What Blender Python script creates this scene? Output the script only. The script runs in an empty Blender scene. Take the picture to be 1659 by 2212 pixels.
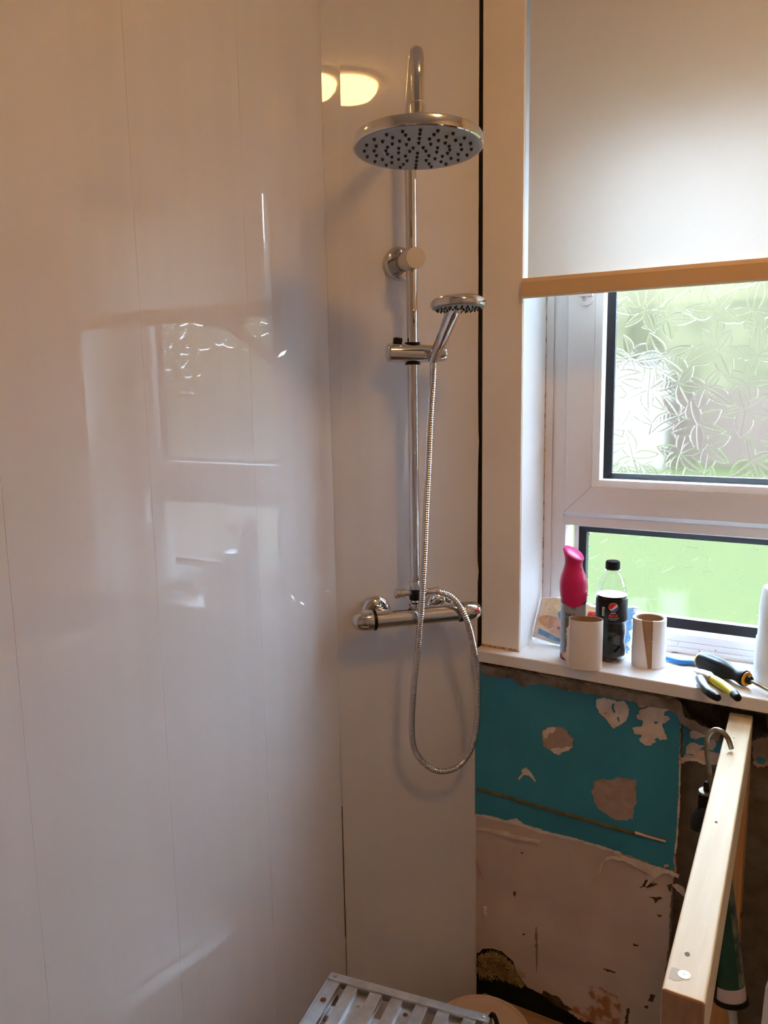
import bpy, bmesh, math, random
import numpy as np
from mathutils import Vector, Matrix, noise

random.seed(7)
SC = bpy.context.scene
COL = SC.collection

# ------------------------------------------------------------------ camera
FPX, CX, CY = 1726.0, 829.5, 1106.0
CAM = Vector((.9185, -1.6146, 1.62))
_th, _ro = math.radians(8.9), math.radians(-.95)
_fw = Vector((-.5, .8660254, 0)); _rt = Vector((.8660254, .5, 0)); _up = Vector((0, 0, 1))
FWD = _fw * math.cos(_th) - _up * math.sin(_th)
_U = _up * math.cos(_th) + _fw * math.sin(_th)
RGT = _rt * math.cos(_ro) + _U * math.sin(_ro)
UPV = _U * math.cos(_ro) - _rt * math.sin(_ro)
cd = bpy.data.cameras.new('camera')
cam = bpy.data.objects.new('camera', cd); COL.objects.link(cam)
m = Matrix((RGT, UPV, -FWD)).transposed().to_4x4(); m.translation = CAM
cam.matrix_world = m
cd.sensor_fit = 'HORIZONTAL'; cd.sensor_width = 36; cd.lens = FPX / 1659 * 36
cd.clip_start = .02; cd.clip_end = 200
SC.camera = cam

# ------------------------------------------------------------------ world and light
SKY_STRENGTH = 41.0
LAMP_STRENGTH = 60.0
LAMP_COLOUR = (1.0, .515, .155)
w = bpy.data.worlds.new('overcast_sky'); SC.world = w; w.use_nodes = True
nt = w.node_tree; nt.nodes.clear()
wo = nt.nodes.new('ShaderNodeOutputWorld'); bg = nt.nodes.new('ShaderNodeBackground')
tc = nt.nodes.new('ShaderNodeTexCoord'); sx = nt.nodes.new('ShaderNodeSeparateXYZ')
cr = nt.nodes.new('ShaderNodeValToRGB')
cr.color_ramp.elements[0].position = .0; cr.color_ramp.elements[0].color = (.53, .73, 1.0, 1)
cr.color_ramp.elements[1].position = .8; cr.color_ramp.elements[1].color = (.60, .78, 1.0, 1)
nt.links.new(tc.outputs['Generated'], sx.inputs[0]); nt.links.new(sx.outputs['Z'], cr.inputs[0])
nt.links.new(cr.outputs[0], bg.inputs['Color']); bg.inputs['Strength'].default_value = SKY_STRENGTH
nt.links.new(bg.outputs[0], wo.inputs[0])
vs = SC.view_settings
vs.view_transform = 'Standard'; vs.look = 'None'; vs.gamma = 1; vs.exposure = 0; vs.use_curve_mapping = False
SC.cycles.max_bounces = 14; SC.cycles.diffuse_bounces = 6; SC.cycles.glossy_bounces = 6
SC.cycles.transmission_bounces = 12; SC.cycles.sample_clamp_indirect = 60.0
SC.cycles.use_denoising = True

# ------------------------------------------------------------------ helpers: geometry
def at(px, py, n, c):
    """the point where the sight line of a photo pixel meets a real plane n.p = c"""
    d = FWD + RGT * ((px - CX) / FPX) - UPV * ((py - CY) / FPX)
    n = Vector(n); return CAM + d * ((c - CAM.dot(n)) / d.dot(n))

class MB:
    def __init__(s): s.v = []; s.f = []; s.mi = []; s.cur = 0
    def add(s, vs_, fs):
        b = len(s.v); s.v += [tuple(p) for p in vs_]
        for f in fs: s.f.append(tuple(i + b for i in f)); s.mi.append(s.cur)
        return s
    def box(s, lo, hi, bev=0.0, mat=None, seg=2):
        bm = bmesh.new()
        bmesh.ops.create_cube(bm, size=1)
        c = [(a + b) / 2 for a, b in zip(lo, hi)]; d = [abs(b - a) for a, b in zip(lo, hi)]
        for v in bm.verts: v.co = Vector((v.co.x * d[0] + c[0], v.co.y * d[1] + c[1], v.co.z * d[2] + c[2]))
        if bev: bmesh.ops.bevel(bm, geom=bm.edges[:], offset=bev, segments=seg, affect='EDGES', profile=.5)
        return s.bm(bm, mat)
    def bm(s, bm, mat=None):
        bm.verts.ensure_lookup_table(); bm.verts.index_update()
        vs_ = [(mat @ v.co) if mat else v.co.copy() for v in bm.verts]
        fs = [[v.index for v in f.verts] for f in bm.faces]
        bm.free(); return s.add(vs_, fs)
    def tube(s, pts, r, n=16, caps=True, squash=None):
        pts = [Vector(p) for p in pts]; N = len(pts)
        rr = r if hasattr(r, '__len__') else [r] * N
        tan = []
        for i in range(N):
            a = pts[max(0, i - 1)]; b = pts[min(N - 1, i + 1)]; t = (b - a)
            tan.append(t.normalized() if t.length > 1e-9 else (tan[-1] if tan else Vector((0, 0, 1))))
        x = tan[0].orthogonal().normalized() if squash is None else (Vector(squash[0]) - tan[0] * tan[0].dot(Vector(squash[0]))).normalized()
        vs_ = []
        for i in range(N):
            x = (x - tan[i] * tan[i].dot(x)).normalized(); y = tan[i].cross(x)
            ky = squash[1] if squash else 1
            for k in range(n):
                a = 2 * math.pi * k / n
                vs_.append(pts[i] + x * (rr[i] * math.cos(a)) + y * (rr[i] * ky * math.sin(a)))
        fs = [(i * n + k, i * n + (k + 1) % n, (i + 1) * n + (k + 1) % n, (i + 1) * n + k) for i in range(N - 1) for k in range(n)]
        if caps: fs += [tuple(range(n - 1, -1, -1)), tuple((N - 1) * n + k for k in range(n))]
        return s.add(vs_, fs)
    def lathe(s, base, axis, prof, n=40, fn=None, closed=False):
        """prof: (radius, height) pairs along the axis; fn(theta, h, r) may bend the radius"""
        base = Vector(base); az = Vector(axis).normalized()
        ax = az.orthogonal().normalized() if abs(az.z) < .999 else Vector((1, 0, 0)); ay = az.cross(ax)
        vs_ = []
        for r, h in prof:
            for k in range(n):
                a = 2 * math.pi * k / n; q = fn(a, h, r) if fn else r
                vs_.append(base + az * h + ax * (q * math.cos(a)) + ay * (q * math.sin(a)))
        P = len(prof)
        fs = [(i * n + k, i * n + (k + 1) % n, (i + 1) * n + (k + 1) % n, (i + 1) * n + k) for i in range(P - 1) for k in range(n)]
        if closed: fs += [((P - 1) * n + k, (P - 1) * n + (k + 1) % n, (k + 1) % n, k) for k in range(n)]
        else:
            if prof[0][0] > 1e-6: fs.append(tuple(range(n - 1, -1, -1)))
            if prof[-1][0] > 1e-6: fs.append(tuple((P - 1) * n + k for k in range(n)))
        return s.add(vs_, fs)
    def ball(s, c, r, sc=(1, 1, 1), sub=2, noisy=0, fr=8):
        bm = bmesh.new(); bmesh.ops.create_icosphere(bm, subdivisions=sub, radius=1)
        for v in bm.verts:
            k = 1 + noisy * noise.noise(Vector(c) * 3 + v.co * fr / 4) if noisy else 1
            v.co = Vector((c[0] + v.co.x * r * sc[0] * k, c[1] + v.co.y * r * sc[1] * k, c[2] + v.co.z * r * sc[2] * k))
        return s.bm(bm)
    def build(s, name, mats, parent=None, angle=35, merge=False):
        me = bpy.data.meshes.new(name); me.from_pydata([tuple(v) for v in s.v], [], s.f)
        for m_ in (mats if isinstance(mats, (list, tuple)) else [mats]): me.materials.append(m_)
        if any(s.mi): me.polygons.foreach_set('material_index', s.mi)
        if merge:
            bm = bmesh.new(); bm.from_mesh(me); bmesh.ops.remove_doubles(bm, verts=bm.verts[:], dist=1e-6)
            bmesh.ops.recalc_face_normals(bm, faces=bm.faces[:]); bm.to_mesh(me); bm.free()
        else:
            bm = bmesh.new(); bm.from_mesh(me); bmesh.ops.recalc_face_normals(bm, faces=bm.faces[:]); bm.to_mesh(me); bm.free()
        me.shade_smooth(); me.set_sharp_from_angle(angle=math.radians(angle))
        o = link(name, me, parent)
        wn = o.modifiers.new('weighted', 'WEIGHTED_NORMAL'); wn.keep_sharp = True; wn.weight = 60
        return o

def link(name, me, parent=None):
    o = bpy.data.objects.new(name, me); COL.objects.link(o)
    if parent is not None:
        o.parent = parent
        if parent.parent is None: o.matrix_parent_inverse = Matrix.Translation(-parent.location)
    return o

def thing(name, label, cat, loc, group=None):
    o = bpy.data.objects.new(name, None); COL.objects.link(o); o.location = loc
    o.empty_display_size = .05
    o['label'] = label; o['category'] = cat
    if group: o['group'] = group
    return o
def tag(o, label=None, cat=None, kind=None, group=None):
    if label: o['label'] = label
    if cat: o['category'] = cat
    if kind: o['kind'] = kind
    if group: o['group'] = group
    return o
def struct(o): o['kind'] = 'structure'; return o

def bez(pts, n=8):
    """Catmull-Rom through the points"""
    P = [Vector(p) for p in pts]; out = []
    for i in range(len(P) - 1):
        a = P[i - 1] if i else P[0] * 2 - P[1]; b, c = P[i], P[i + 1]
        d = P[i + 2] if i + 2 < len(P) else c * 2 - b
        for k in range(n):
            t = k / n
            out.append(.5 * ((2 * b) + (c - a) * t + (2 * a - 5 * b + 4 * c - d) * t * t + (3 * b - a - 3 * c + d) * t ** 3))
    out.append(P[-1]); return out
def fillet(pts, r, n=8):
    P = [Vector(p) for p in pts]; out = [P[0]]
    for i in range(1, len(P) - 1):
        a = (P[i - 1] - P[i]).normalized(); b = (P[i + 1] - P[i]).normalized()
        s, e = P[i] + a * r, P[i] + b * r
        for k in range(n + 1):
            t = k / n; out.append(s * (1 - t) ** 2 + P[i] * 2 * t * (1 - t) + e * t * t)
    out.append(P[-1]); return out

def jag(pts, step=.004, amp=.0012, seed=0, closed=True):
    """a torn outline: subdivide and shake"""
    rnd = random.Random(seed); out = []
    N = len(pts)
    for i in range(N if closed else N - 1):
        a = Vector(pts[i]); b = Vector(pts[(i + 1) % N]); k = max(1, int((b - a).length / step))
        nrm = Vector((-(b - a).y, (b - a).x)); nrm = nrm.normalized() if nrm.length else nrm
        for j in range(k):
            p = a.lerp(b, j / k)
            p = p + nrm * (rnd.uniform(-1, 1) * amp + amp * 2.2 * noise.noise(Vector((p.x * 60, p.y * 60, seed))))
            out.append((p.x, p.y))
    return out

def flat(loops, thick=0.0):
    """2-D outlines (even-odd holes) to a triangulated mesh in XY, extruded in Z by +-thick/2"""
    cu = bpy.data.curves.new('c', 'CURVE'); cu.dimensions = '2D'; cu.fill_mode = 'BOTH' if thick else 'FRONT'
    cu.extrude = thick / 2
    for lp in loops:
        sp = cu.splines.new('POLY'); sp.points.add(len(lp) - 1)
        for p, q in zip(sp.points, lp): p.co = (q[0], q[1], 0, 1)
        sp.use_cyclic_u = True
    o = bpy.data.objects.new('c', cu); me = bpy.data.meshes.new_from_object(o)
    bpy.data.objects.remove(o); bpy.data.curves.remove(cu)
    return me
def flat_text(s, size, thick=0.0, align='CENTER', offset=0.0):
    cu = bpy.data.curves.new('t', 'FONT'); cu.body = s; cu.size = size; cu.extrude = thick / 2
    cu.align_x = align; cu.resolution_u = 3; cu.offset = offset
    o = bpy.data.objects.new('t', cu); me = bpy.data.meshes.new_from_object(o)
    bpy.data.objects.remove(o); bpy.data.curves.remove(cu)
    return me
def mesh_part(name, me, fn, mat, parent, cut=0):
    """map a flat XY mesh through fn and link it"""
    bm = bmesh.new(); bm.from_mesh(me)
    if cut:
        xs = [v.co.x for v in bm.verts]; x = min(xs) + cut
        while x < max(xs):
            bmesh.ops.bisect_plane(bm, geom=bm.verts[:] + bm.edges[:] + bm.faces[:], plane_co=(x, 0, 0), plane_no=(1, 0, 0)); x += cut
    for v in bm.verts: v.co = Vector(fn(v.co.x, v.co.y, v.co.z))
    bmesh.ops.recalc_face_normals(bm, faces=bm.faces[:])
    me2 = bpy.data.meshes.new(name); bm.to_mesh(me2); bm.free(); bpy.data.meshes.remove(me)
    me2.materials.append(mat)
    return link(name, me2, parent)
def circle2(cx_, cy_, r, n=40, a0=0, a1=2 * math.pi):
    return [(cx_ + r * math.cos(a0 + (a1 - a0) * k / n), cy_ + r * math.sin(a0 + (a1 - a0) * k / n)) for k in range(n)]

# ------------------------------------------------------------------ helpers: materials
def mat(name, col, rough=.5, metal=0.0, var=0.0, vscale=20.0, vdir=(1, 1, 1), bump=0.0, bscale=60.0, bdir=(1, 1, 1),
        spec=.5, trans=0.0, ior=1.45, emit=None, estr=0.0, col2=None, sss=0.0, coat=0.0, bdist=.002, detail=4.0, attr=None, contrast=None):
    M = bpy.data.materials.new(name); M.use_nodes = True
    nt = M.node_tree; N = nt.nodes; L = nt.links; b = N['Principled BSDF']
    b.inputs['Roughness'].default_value = rough; b.inputs['Metallic'].default_value = metal
    b.inputs['Specular IOR Level'].default_value = spec; b.inputs['IOR'].default_value = ior
    b.inputs['Transmission Weight'].default_value = trans; b.inputs['Coat Weight'].default_value = coat
    c = (*col, 1); b.inputs['Base Color'].default_value = c
    if sss: b.inputs['Subsurface Weight'].default_value = sss; b.inputs['Subsurface Radius'].default_value = (.01, .01, .01)
    tcn = N.new('ShaderNodeTexCoord')
    def noise_node(scale, dr, det):
        mp = N.new('ShaderNodeMapping'); mp.inputs['Scale'].default_value = dr
        nn = N.new('ShaderNodeTexNoise'); nn.inputs['Scale'].default_value = scale; nn.inputs['Detail'].default_value = det
        L.new(tcn.outputs['Object'], mp.inputs[0]); L.new(mp.outputs[0], nn.inputs['Vector']); return nn
    if attr:
        an = N.new('ShaderNodeAttribute'); an.attribute_name = attr; L.new(an.outputs['Color'], b.inputs['Base Color'])
    elif var or col2:
        nn = noise_node(vscale, vdir, detail); r = N.new('ShaderNodeValToRGB')
        c2 = (*col2, 1) if col2 else (*[max(0, x * (1 - var)) for x in col], 1)
        lo, hi = contrast or (.35, .65)
        r.color_ramp.elements[0].position = lo; r.color_ramp.elements[1].position = hi
        r.color_ramp.elements[0].color = c2; r.color_ramp.elements[1].color = c
        L.new(nn.outputs['Fac'], r.inputs[0]); L.new(r.outputs[0], b.inputs['Base Color'])
    if bump:
        nn = noise_node(bscale, bdir, 3.0); bp = N.new('ShaderNodeBump')
        bp.inputs['Strength'].default_value = bump; bp.inputs['Distance'].default_value = bdist
        L.new(nn.outputs['Fac'], bp.inputs['Height']); L.new(bp.outputs[0], b.inputs['Normal'])
    if emit: b.inputs['Emission Color'].default_value = (*emit, 1); b.inputs['Emission Strength'].default_value = estr
    return M

GLOSS = mat('gloss_wall_panel', (.73, .72, .735), .02, var=.03, vscale=4, vdir=(6, 6, .15), bump=.025, bscale=2.2, bdir=(6, 6, .12), bdist=.0006, spec=.5, ior=1.6)
PAINT = mat('cream_gloss_paint', (.93, .86, .76), .22, var=.05, vscale=6, bump=.25, bscale=30, bdist=.0006)
REVEAL = mat('white_reveal_paint', (.86, .85, .84), .35, var=.05, vscale=8, bump=.2, bscale=35, bdist=.0006)
UPVC = mat('white_plastic_frame', (.84, .82, .83), .28, var=.03, vscale=10)
UPVC_BRIGHT = mat('white_glazing_bead', (.88, .88, .88), .25)
GASKET = mat('black_rubber_gasket', (.012, .013, .018), .45, bump=.3, bscale=90, bdist=.0005)
SILLM = mat('white_sill_paint', (.86, .83, .80), .3, var=.09, vscale=9, bump=.35, bscale=45, bdist=.0007)
GRIME = mat('dark_grime', (.22, .14, .08), .8, col2=(.05, .035, .02), vscale=90)
BLACKGAP = mat('dark_gap_backing', (.008, .010, .009), .8)
CHROME = mat('chrome', (.64, .64, .64), .035, 1.0)
CHROME_HOSE = mat('chrome_hose', (.62, .61, .60), .16, 1.0)
BLACKP = mat('black_plastic', (.008, .008, .009), .45, spec=.25, bump=.1, bscale=100)
FACE = mat('grey_face_plate', (.33, .34, .34), .4, var=.08)
RUBBER = mat('dark_rubber_nozzle', (.02, .015, .014), .6)
REDDOT = mat('red_marker', (.75, .02, .03), .4)
CEIL = mat('ceiling_paint', (.82, .80, .76), .8, var=.04, vscale=3)
ROOMW = mat('room_wall_paint', (.62, .60, .60), .6, var=.06, vscale=3)
FLOORM = mat('bare_floorboards', (.30, .25, .21), .7, col2=(.20, .16, .13), vscale=5, vdir=(1, 12, 1), bump=.3, bscale=20, bdir=(1, 10, 1))
DARKWALL = mat('dark_grey_render', (.16, .135, .11), .9, col2=(.11, .09, .075), vscale=28, bump=.6, bscale=70, bdist=.003)
CAVITY = mat('cavity_shade_brown', (.05, .036, .027), .95, col2=(.018, .013, .010), vscale=30, bump=1, bscale=40, bdist=.01)
PLASTER = mat('pink_brown_plasterboard', (.66, .53, .42), .75, col2=(.56, .43, .335), vscale=7, bump=.3, bscale=80, bdist=.0008)
PLASTER2 = mat('pale_torn_paper', (.80, .68, .57), .8, col2=(.66, .52, .42), vscale=35, bump=.5, bscale=60, bdist=.0015)
PLASTER3 = mat('brown_torn_core', (.46, .33, .25), .85, col2=(.38, .26, .20), vscale=45, bump=.6, bscale=60, bdist=.0015)
UNDERSILL = mat('dirty_filler', (.40, .31, .245), .85, col2=(.17, .125, .09), vscale=22, bump=.8, bscale=50, bdist=.003)
TEAL = mat('teal_paint', (.040, .285, .38), .38, col2=(.033, .24, .32), vscale=7, bump=.25, bscale=22, bdist=.001)
STAIN = mat('rust_stained_board', (.42, .19, .095), .8, col2=(.66, .48, .37), vscale=42, bump=.3, bscale=70, bdist=.001, contrast=(.42, .58))
MOULD = mat('black_mould', (.05, .035, .025), .9, col2=(.12, .07, .04), vscale=60)
ADHES = mat('old_adhesive_bead', (.15, .125, .06), .7, col2=(.075, .085, .055), vscale=40, bump=.5, bscale=80)
WOOL = mat('mineral_wool', (.58, .43, .24), .95, col2=(.30, .20, .10), vscale=45, bump=1, bscale=120, bdist=.004)
PINE = mat('pale_pine', (.86, .74, .50), .55, col2=(.80, .66, .42), vscale=9, vdir=(9, .7, 9), bump=.25, bscale=40, bdir=(6, .3, 6), bdist=.0008)
PINE_END = mat('end_grain_pine', (.50, .29, .17), .75, col2=(.36, .19, .11), vscale=20, vdir=(4, 1, 1), bump=.3, bscale=90)
PINE_POST = mat('orange_pine_post', (.62, .33, .13), .55, col2=(.50, .24, .08), vscale=10, vdir=(7, 7, .6), bump=.15, bscale=40)
KNOT = mat('pine_knot', (.12, .06, .025), .6)
STEEL = mat('brushed_steel', (.55, .54, .52), .3, 1.0)
DIRTYSTEEL = mat('dull_rod_steel', (.42, .39, .33), .38, 1.0, col2=(.20, .15, .08), vscale=40)
ALU = mat('worn_aluminium', (.66, .68, .71), .38, .85, col2=(.50, .50, .50), vscale=30, vdir=(1, 1, 1), bump=.25, bscale=60, bdist=.0008)
RUST = mat('rusty_rivet', (.20, .11, .06), .6, .5)
CREAM = mat('cream_plastic', (.66, .50, .37), .4, var=.05, vscale=20)
WHITEP = mat('white_plastic', (.80, .82, .86), .3, var=.02)
CARD = mat('brown_cardboard', (.42, .26, .15), .85, var=.12, vscale=40)
TISSUE = mat('white_tissue_paper', (.88, .87, .86), .95, var=.03, bump=.5, bscale=160, bdist=.0008)
TUBECARD = mat('pale_tube_paper', (.82, .76, .70), .8, var=.04, vscale=30)

# ------------------------------------------------------------------ the room (structure)
B = .2236                       # the diagonal corner runs from (0,-B) to (B,0)
BMID = Vector((B / 2, -B / 2, 0)); BU = Vector((.70710678, .70710678, 0)); BN = Vector((.70710678, -.70710678, 0))
BL = B * math.sqrt(2) / 2
def bp(u, off, z): return BMID + BU * u + BN * off + Vector((0, 0, z))
H = 2.66; XR = 1.75; YF = -2.35

o = MB().box((-.12, YF - .1, -.05), (XR + .1, .3, 0)).build('floor', FLOORM); struct(o)
for i in range(12):
    y1 = -.02 - i * .19
    struct(MB().box((.0, y1 - .187, 0), (XR, y1, .012), .0015).build('floorboard', FLOORM, o)); 
o = MB().box((-.12, YF - .1, H), (XR + .1, .3, H + .1)).build('ceiling', CEIL); struct(o)
o = MB().box((XR, YF, 0), (XR + .1, .012, H)).build('wall_right', ROOMW); struct(o)
o = MB().box((-.12, YF - .1, 0), (XR + .1, YF, H)).build('wall_front', ROOMW); struct(o)

WL = MB().box((-.12, YF, 0), (-.012, .02, H)).build('wall_left', ROOMW); struct(WL)
edges = [-.2320, -.488, -.738, -.988, -1.238, -1.488, -1.738, -1.988, YF]
for i in range(len(edges) - 1):
    MB().box((-.0115, edges[i + 1] + .0001, .0), (0, edges[i] - .0001, H), .0003).build('wall_panel', GLOSS, WL)

# diagonal boxed-in corner
def wob(z, s): return .0012 * noise.noise(Vector((s, z * 5, 0))) + .0006 * noise.noise(Vector((s, z * 40, 3)))
def crease(z): return -BL + max(0.0, min(1.0, (z - .93) / 1.17)) * .0262
zs = [H * i / 110 for i in range(111)]
lp = [(crease(z), z) for z in zs]
rp = []
for z in zs:
    e = BL + .0008 + .0022 * z / 2.2 + wob(z, 1)
    for zc, d in ((1.49, .003), (1.215, .0035)):
        e += d * math.exp(-((z - zc) / .011) ** 2)
    rp.append((e, z))
WC = MB().box((0, 0, 0), (.001, .001, .001)); WC = MB()
WC.add([bp(-BL - .015, -.05, 0), bp(BL + .03, -.05, 0), bp(BL + .03, -.02, 0), bp(-BL, -.02, 0),
        bp(-BL - .015, -.05, H), bp(BL + .03, -.05, H), bp(BL + .03, -.02, H), bp(-BL, -.02, H)],
       [(0, 1, 2, 3), (4, 7, 6, 5), (0, 4, 5, 1), (1, 5, 6, 2), (2, 6, 7, 3), (3, 7, 4, 0)])
WC = WC.build('wall_corner', BLACKGAP); struct(WC)
me = flat([lp + rp[::-1]], .01)
bpan = mesh_part('wall_panel', me, lambda x, y, z: bp(x, z - .005, y), GLOSS, WC)
# the narrow strip bowed into the corner, widening towards the ceiling
mb = MB(); vs_ = []
for z in zs:
    yl = -.2300 - .0075 * max(0, min(1, (z - .3) / 1.8))
    a = Vector((.0005, yl, z)); loc = a - BMID; ul = (loc.x + loc.y) * .70710678; ol = (loc.x - loc.y) * .70710678
    ur = max(crease(z) + .0015, ul + .003); orr = ol - (ur - ul) * math.tan(math.radians(3.3))
    vs_ += [a, bp(ur, orr, z), bp(ur, .0002, z), Vector((.0005, -.2238, z))]
nz_ = len(zs)
fs_ = [(4 * i + k, 4 * i + (k + 1) % 4, 4 * i + 4 + (k + 1) % 4, 4 * i + 4 + k) for i in range(nz_ - 1) for k in range(4)] + [(0, 1, 2, 3), tuple(4 * nz_ - 4 + k for k in range(4))]
mb.add(vs_, fs_)
mb.build('corner_strip', GLOSS, WC)
# thin dark joint low down where the two sheets do not quite meet
MB().tube([Vector((.0012, -.2338, z)) for z in (.38, .5, .62, .70)], .0008, 6).build('joint_shadow_gap', BLACKGAP, WC)

# window wall
WX0, WX1, WZ0, WZ1 = .325, 1.02, 1.010, 2.42
WB = MB()
WB.box((.16, .012, 0), (XR, .30, WZ0)); WB.box((.16, .012, WZ1), (XR, .30, H))
WB.box((-.12, .02, WZ0), (WX0 - .012, .30, WZ1)); WB.box((WX1 + .012, .012, WZ0), (XR, .30, WZ1))
WB.box((-.12, .02, 0), (.16, .30, WZ0)); WB.box((-.12, .02, WZ1), (.16, .30, H))
WB = WB.build('wall_back', DARKWALL); struct(WB)

def lin(mbx, pts2, y0, y1, bev=0):  pass
def yprism(loop, z0, z1, bev=.0):
    """a prism standing on an XY outline"""
    bm = bmesh.new(); vb = [bm.verts.new((p[0], p[1], z0)) for p in loop]; f = bm.faces.new(vb)
    r = bmesh.ops.extrude_face_region(bm, geom=[f])
    for v in r['geom']:
        if isinstance(v, bmesh.types.BMVert): v.co.z = z1
    if bev:
        ve = [e for e in bm.edges if abs(e.verts[0].co.z - e.verts[1].co.z) > .01]
        bmesh.ops.bevel(bm, geom=ve, offset=bev, segments=4, affect='EDGES', profile=.5)
    return bm
JL = MB(); JL.bm(yprism([(.2345, 0), (WX0, 0), (WX0, .16), (WX0 - .012, .16), (WX0 - .012, .0119), (.2345, .0119)], 1.0372, H, .003))
JL = JL.build('trim_1', PAINT); struct(JL)
# the reveal side is a whiter paint skin on the jamb
MB().box((WX0, .004, 1.0373), (WX0 + .0008, .149, WZ1)).build('reveal_lining', REVEAL, JL)
MB().box((.2350, -.0006, 1.0373), (.3235, 0, 1.0425)).build('grime_line', mat('brown_grime_line', (.42, .25, .12), .8, col2=(.72, .62, .5), vscale=120, contrast=(.40, .52)), JL)
JR = MB(); JR.bm(yprism([(WX1, 0), (XR - .001, 0), (XR - .001, .0119), (WX1 + .012, .0119), (WX1 + .012, .16), (WX1, .16)], 1.0372, H, .003))
JR = JR.build('trim_2', PAINT); struct(JR)
o = MB().box((WX0, 0, WZ1), (WX1, .16, WZ1 + .012)); o.box((WX0, 0, WZ1 + .012), (WX1, .0119, H)); o = o.build('trim_3', PAINT); struct(o)

# plasterboard and teal skin below the sill, traced on the wall plane y = 0
def Z6(pts, y=0.0, sc=2.517, ox=1000, oy=1380):
    out = []
    for x, yy in pts:
        p = at(ox + x / sc, oy + yy / sc, (0, 1, 0), y); out.append((p.x, p.z))
    return out
def wallskin(name, loops, y, th, mt, parent=WB):
    return mesh_part(name, flat(loops, th), lambda a, b, c: (a, y + c, b), mt, parent)
Z7 = lambda pts, y=0.0: Z6(pts, y, 2.517, 1000, 1780)
lowL = at(1030, 2055, (0, 1, 0), 0)
sheet = Z6([(40, 128), (1152, 330), (1165, 395), (1182, 450), (1180, 660), (1172, 900), (1160, 1120), (1150, 1200), (1160, 1280)]) + \
        Z7([(1145, 300), (1130, 420), (1120, 640), (1090, 900), (1070, 1120), (1065, 1300)]) + \
        Z7([(1000, 1190), (850, 1130), (700, 1078), (590, 1030), (520, 985), (440, 930), (350, 885), (300, 820), (270, 745), (210, 690), (150, 673), (105, 680), (85, 700), (60, 705)])
wallskin('plasterboard_sheet', [jag(sheet, .006, .0012, 3)], .0055, .0125, PLASTER)
# filler along the underside of the sill
fil = Z6([(40, 130), (560, 222), (1152, 330), (1190, 345), (1210, 420), (1300, 470), (1400, 505), (1395, 560), (1340, 522), (1240, 490), (1180, 450), (1165, 400), (1090, 375), (960, 352), (880, 328), (740, 305), (620, 288), (520, 266), (420, 240), (345, 254), (300, 248), (272, 214), (190, 206), (112, 192), (102, 150), (40, 140)])
wallskin('filler_band', [jag(fil, .004, .0014, 5)], -.0022, .003, UNDERSILL)
cav = Z6([(1165, 335), (1440, 385), (1640, 425), (1659, 520), (1590, 545), (1480, 560), (1400, 520), (1300, 465), (1215, 415)])
wallskin('cavity_shade_skin', [jag(cav, .006, .002, 6)], .0112, .002, CAVITY)  # flat skin; the shade of the recess is put into its dark brown
teal_o = Z6([(60, 139), (102, 150), (112, 192), (190, 206), (272, 214), (300, 248), (345, 254), (420, 240), (520, 266), (620, 288), (740, 305), (880, 328), (948, 345),
             (955, 372), (1060, 350), (1150, 372), (1172, 400), (1183, 450), (1178, 600), (1172, 660), (1185, 700), (1175, 900), (1165, 1060), (1155, 1160), (1140, 1195), (1150, 1255),
             (1040, 1228), (960, 1195), (860, 1160), (740, 1120), (620, 1088), (500, 1062), (440, 1046), (340, 1010), (285, 988), (240, 986), (160, 965), (60, 948)])
H1 = Z6([(430, 500), (455, 478), (510, 472), (560, 490), (600, 540), (600, 590), (560, 612), (520, 632), (480, 610), (435, 580)])
H2 = Z6([(725, 335), (760, 316), (840, 335), (880, 338), (905, 380), (895, 440), (850, 470), (820, 488), (790, 450), (740, 400), (722, 360)])
H3 = Z6([(960, 385), (1040, 362), (1138, 384), (1100, 392), (1092, 410), (1125, 420), (1128, 440), (1085, 462), (1105, 520), (1112, 545), (1080, 550), (1050, 562), (1010, 580), (985, 575), (960, 545), (972, 522), (930, 515), (925, 480), (975, 470), (980, 446), (952, 440), (946, 418), (960, 410)])
H4 = Z6([(698, 830), (720, 775), (760, 755), (800, 765), (830, 748), (880, 755), (942, 762), (946, 880), (930, 920), (925, 975), (880, 985), (840, 985), (790, 960), (740, 920), (710, 870)])
H5 = Z6([(302, 758), (322, 730), (318, 712), (345, 696), (365, 715), (385, 745), (398, 765), (392, 776), (360, 742), (332, 742), (306, 768)])
H6 = Z6([(1090, 1225), (1120, 1220), (1124, 1238), (1095, 1242)])
J = lambda p, s, st=.0028, am=.0015: jag(p, st, am, s)
wallskin('teal_paint_skin', [J(teal_o, 11, .004, .0012), J(H1, 12), J(H2, 13), J(H3, 14, .0025, .0013), J(H4, 15), J(H5, 16, .002, .0008), J(H6, 17, .002, .0006)], -.0017, .002, TEAL)
def grow(pts, k):
    c = Vector((sum(p[0] for p in pts) / len(pts), sum(p[1] for p in pts) / len(pts)))
    return [tuple(c + (Vector(p) - c) * k) for p in pts]
for nm, hh, mt_ in (('torn_patch', H1, PLASTER3), ('torn_patch', H2, PLASTER2), ('torn_patch', H3, PLASTER2), ('torn_patch', H4, PLASTER3), ('torn_patch', H5, PLASTER2), ('torn_patch', H6, PLASTER2)):
    wallskin(nm, [J(grow(hh, 1.04), 21)], -.0010, .0006, mt_)
wallskin('torn_patch', [J(Z6([(432, 505), (455, 480), (512, 476), (500, 500), (470, 515), (452, 540), (438, 530)]), 31, .002)], -.0016, .0008, PLASTER2)
wallskin('torn_patch', [J(Z6([(470, 598), (520, 592), (598, 585), (560, 610), (520, 630), (485, 612)]), 32, .002)], -.0016, .0008, PLASTER2)
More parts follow.
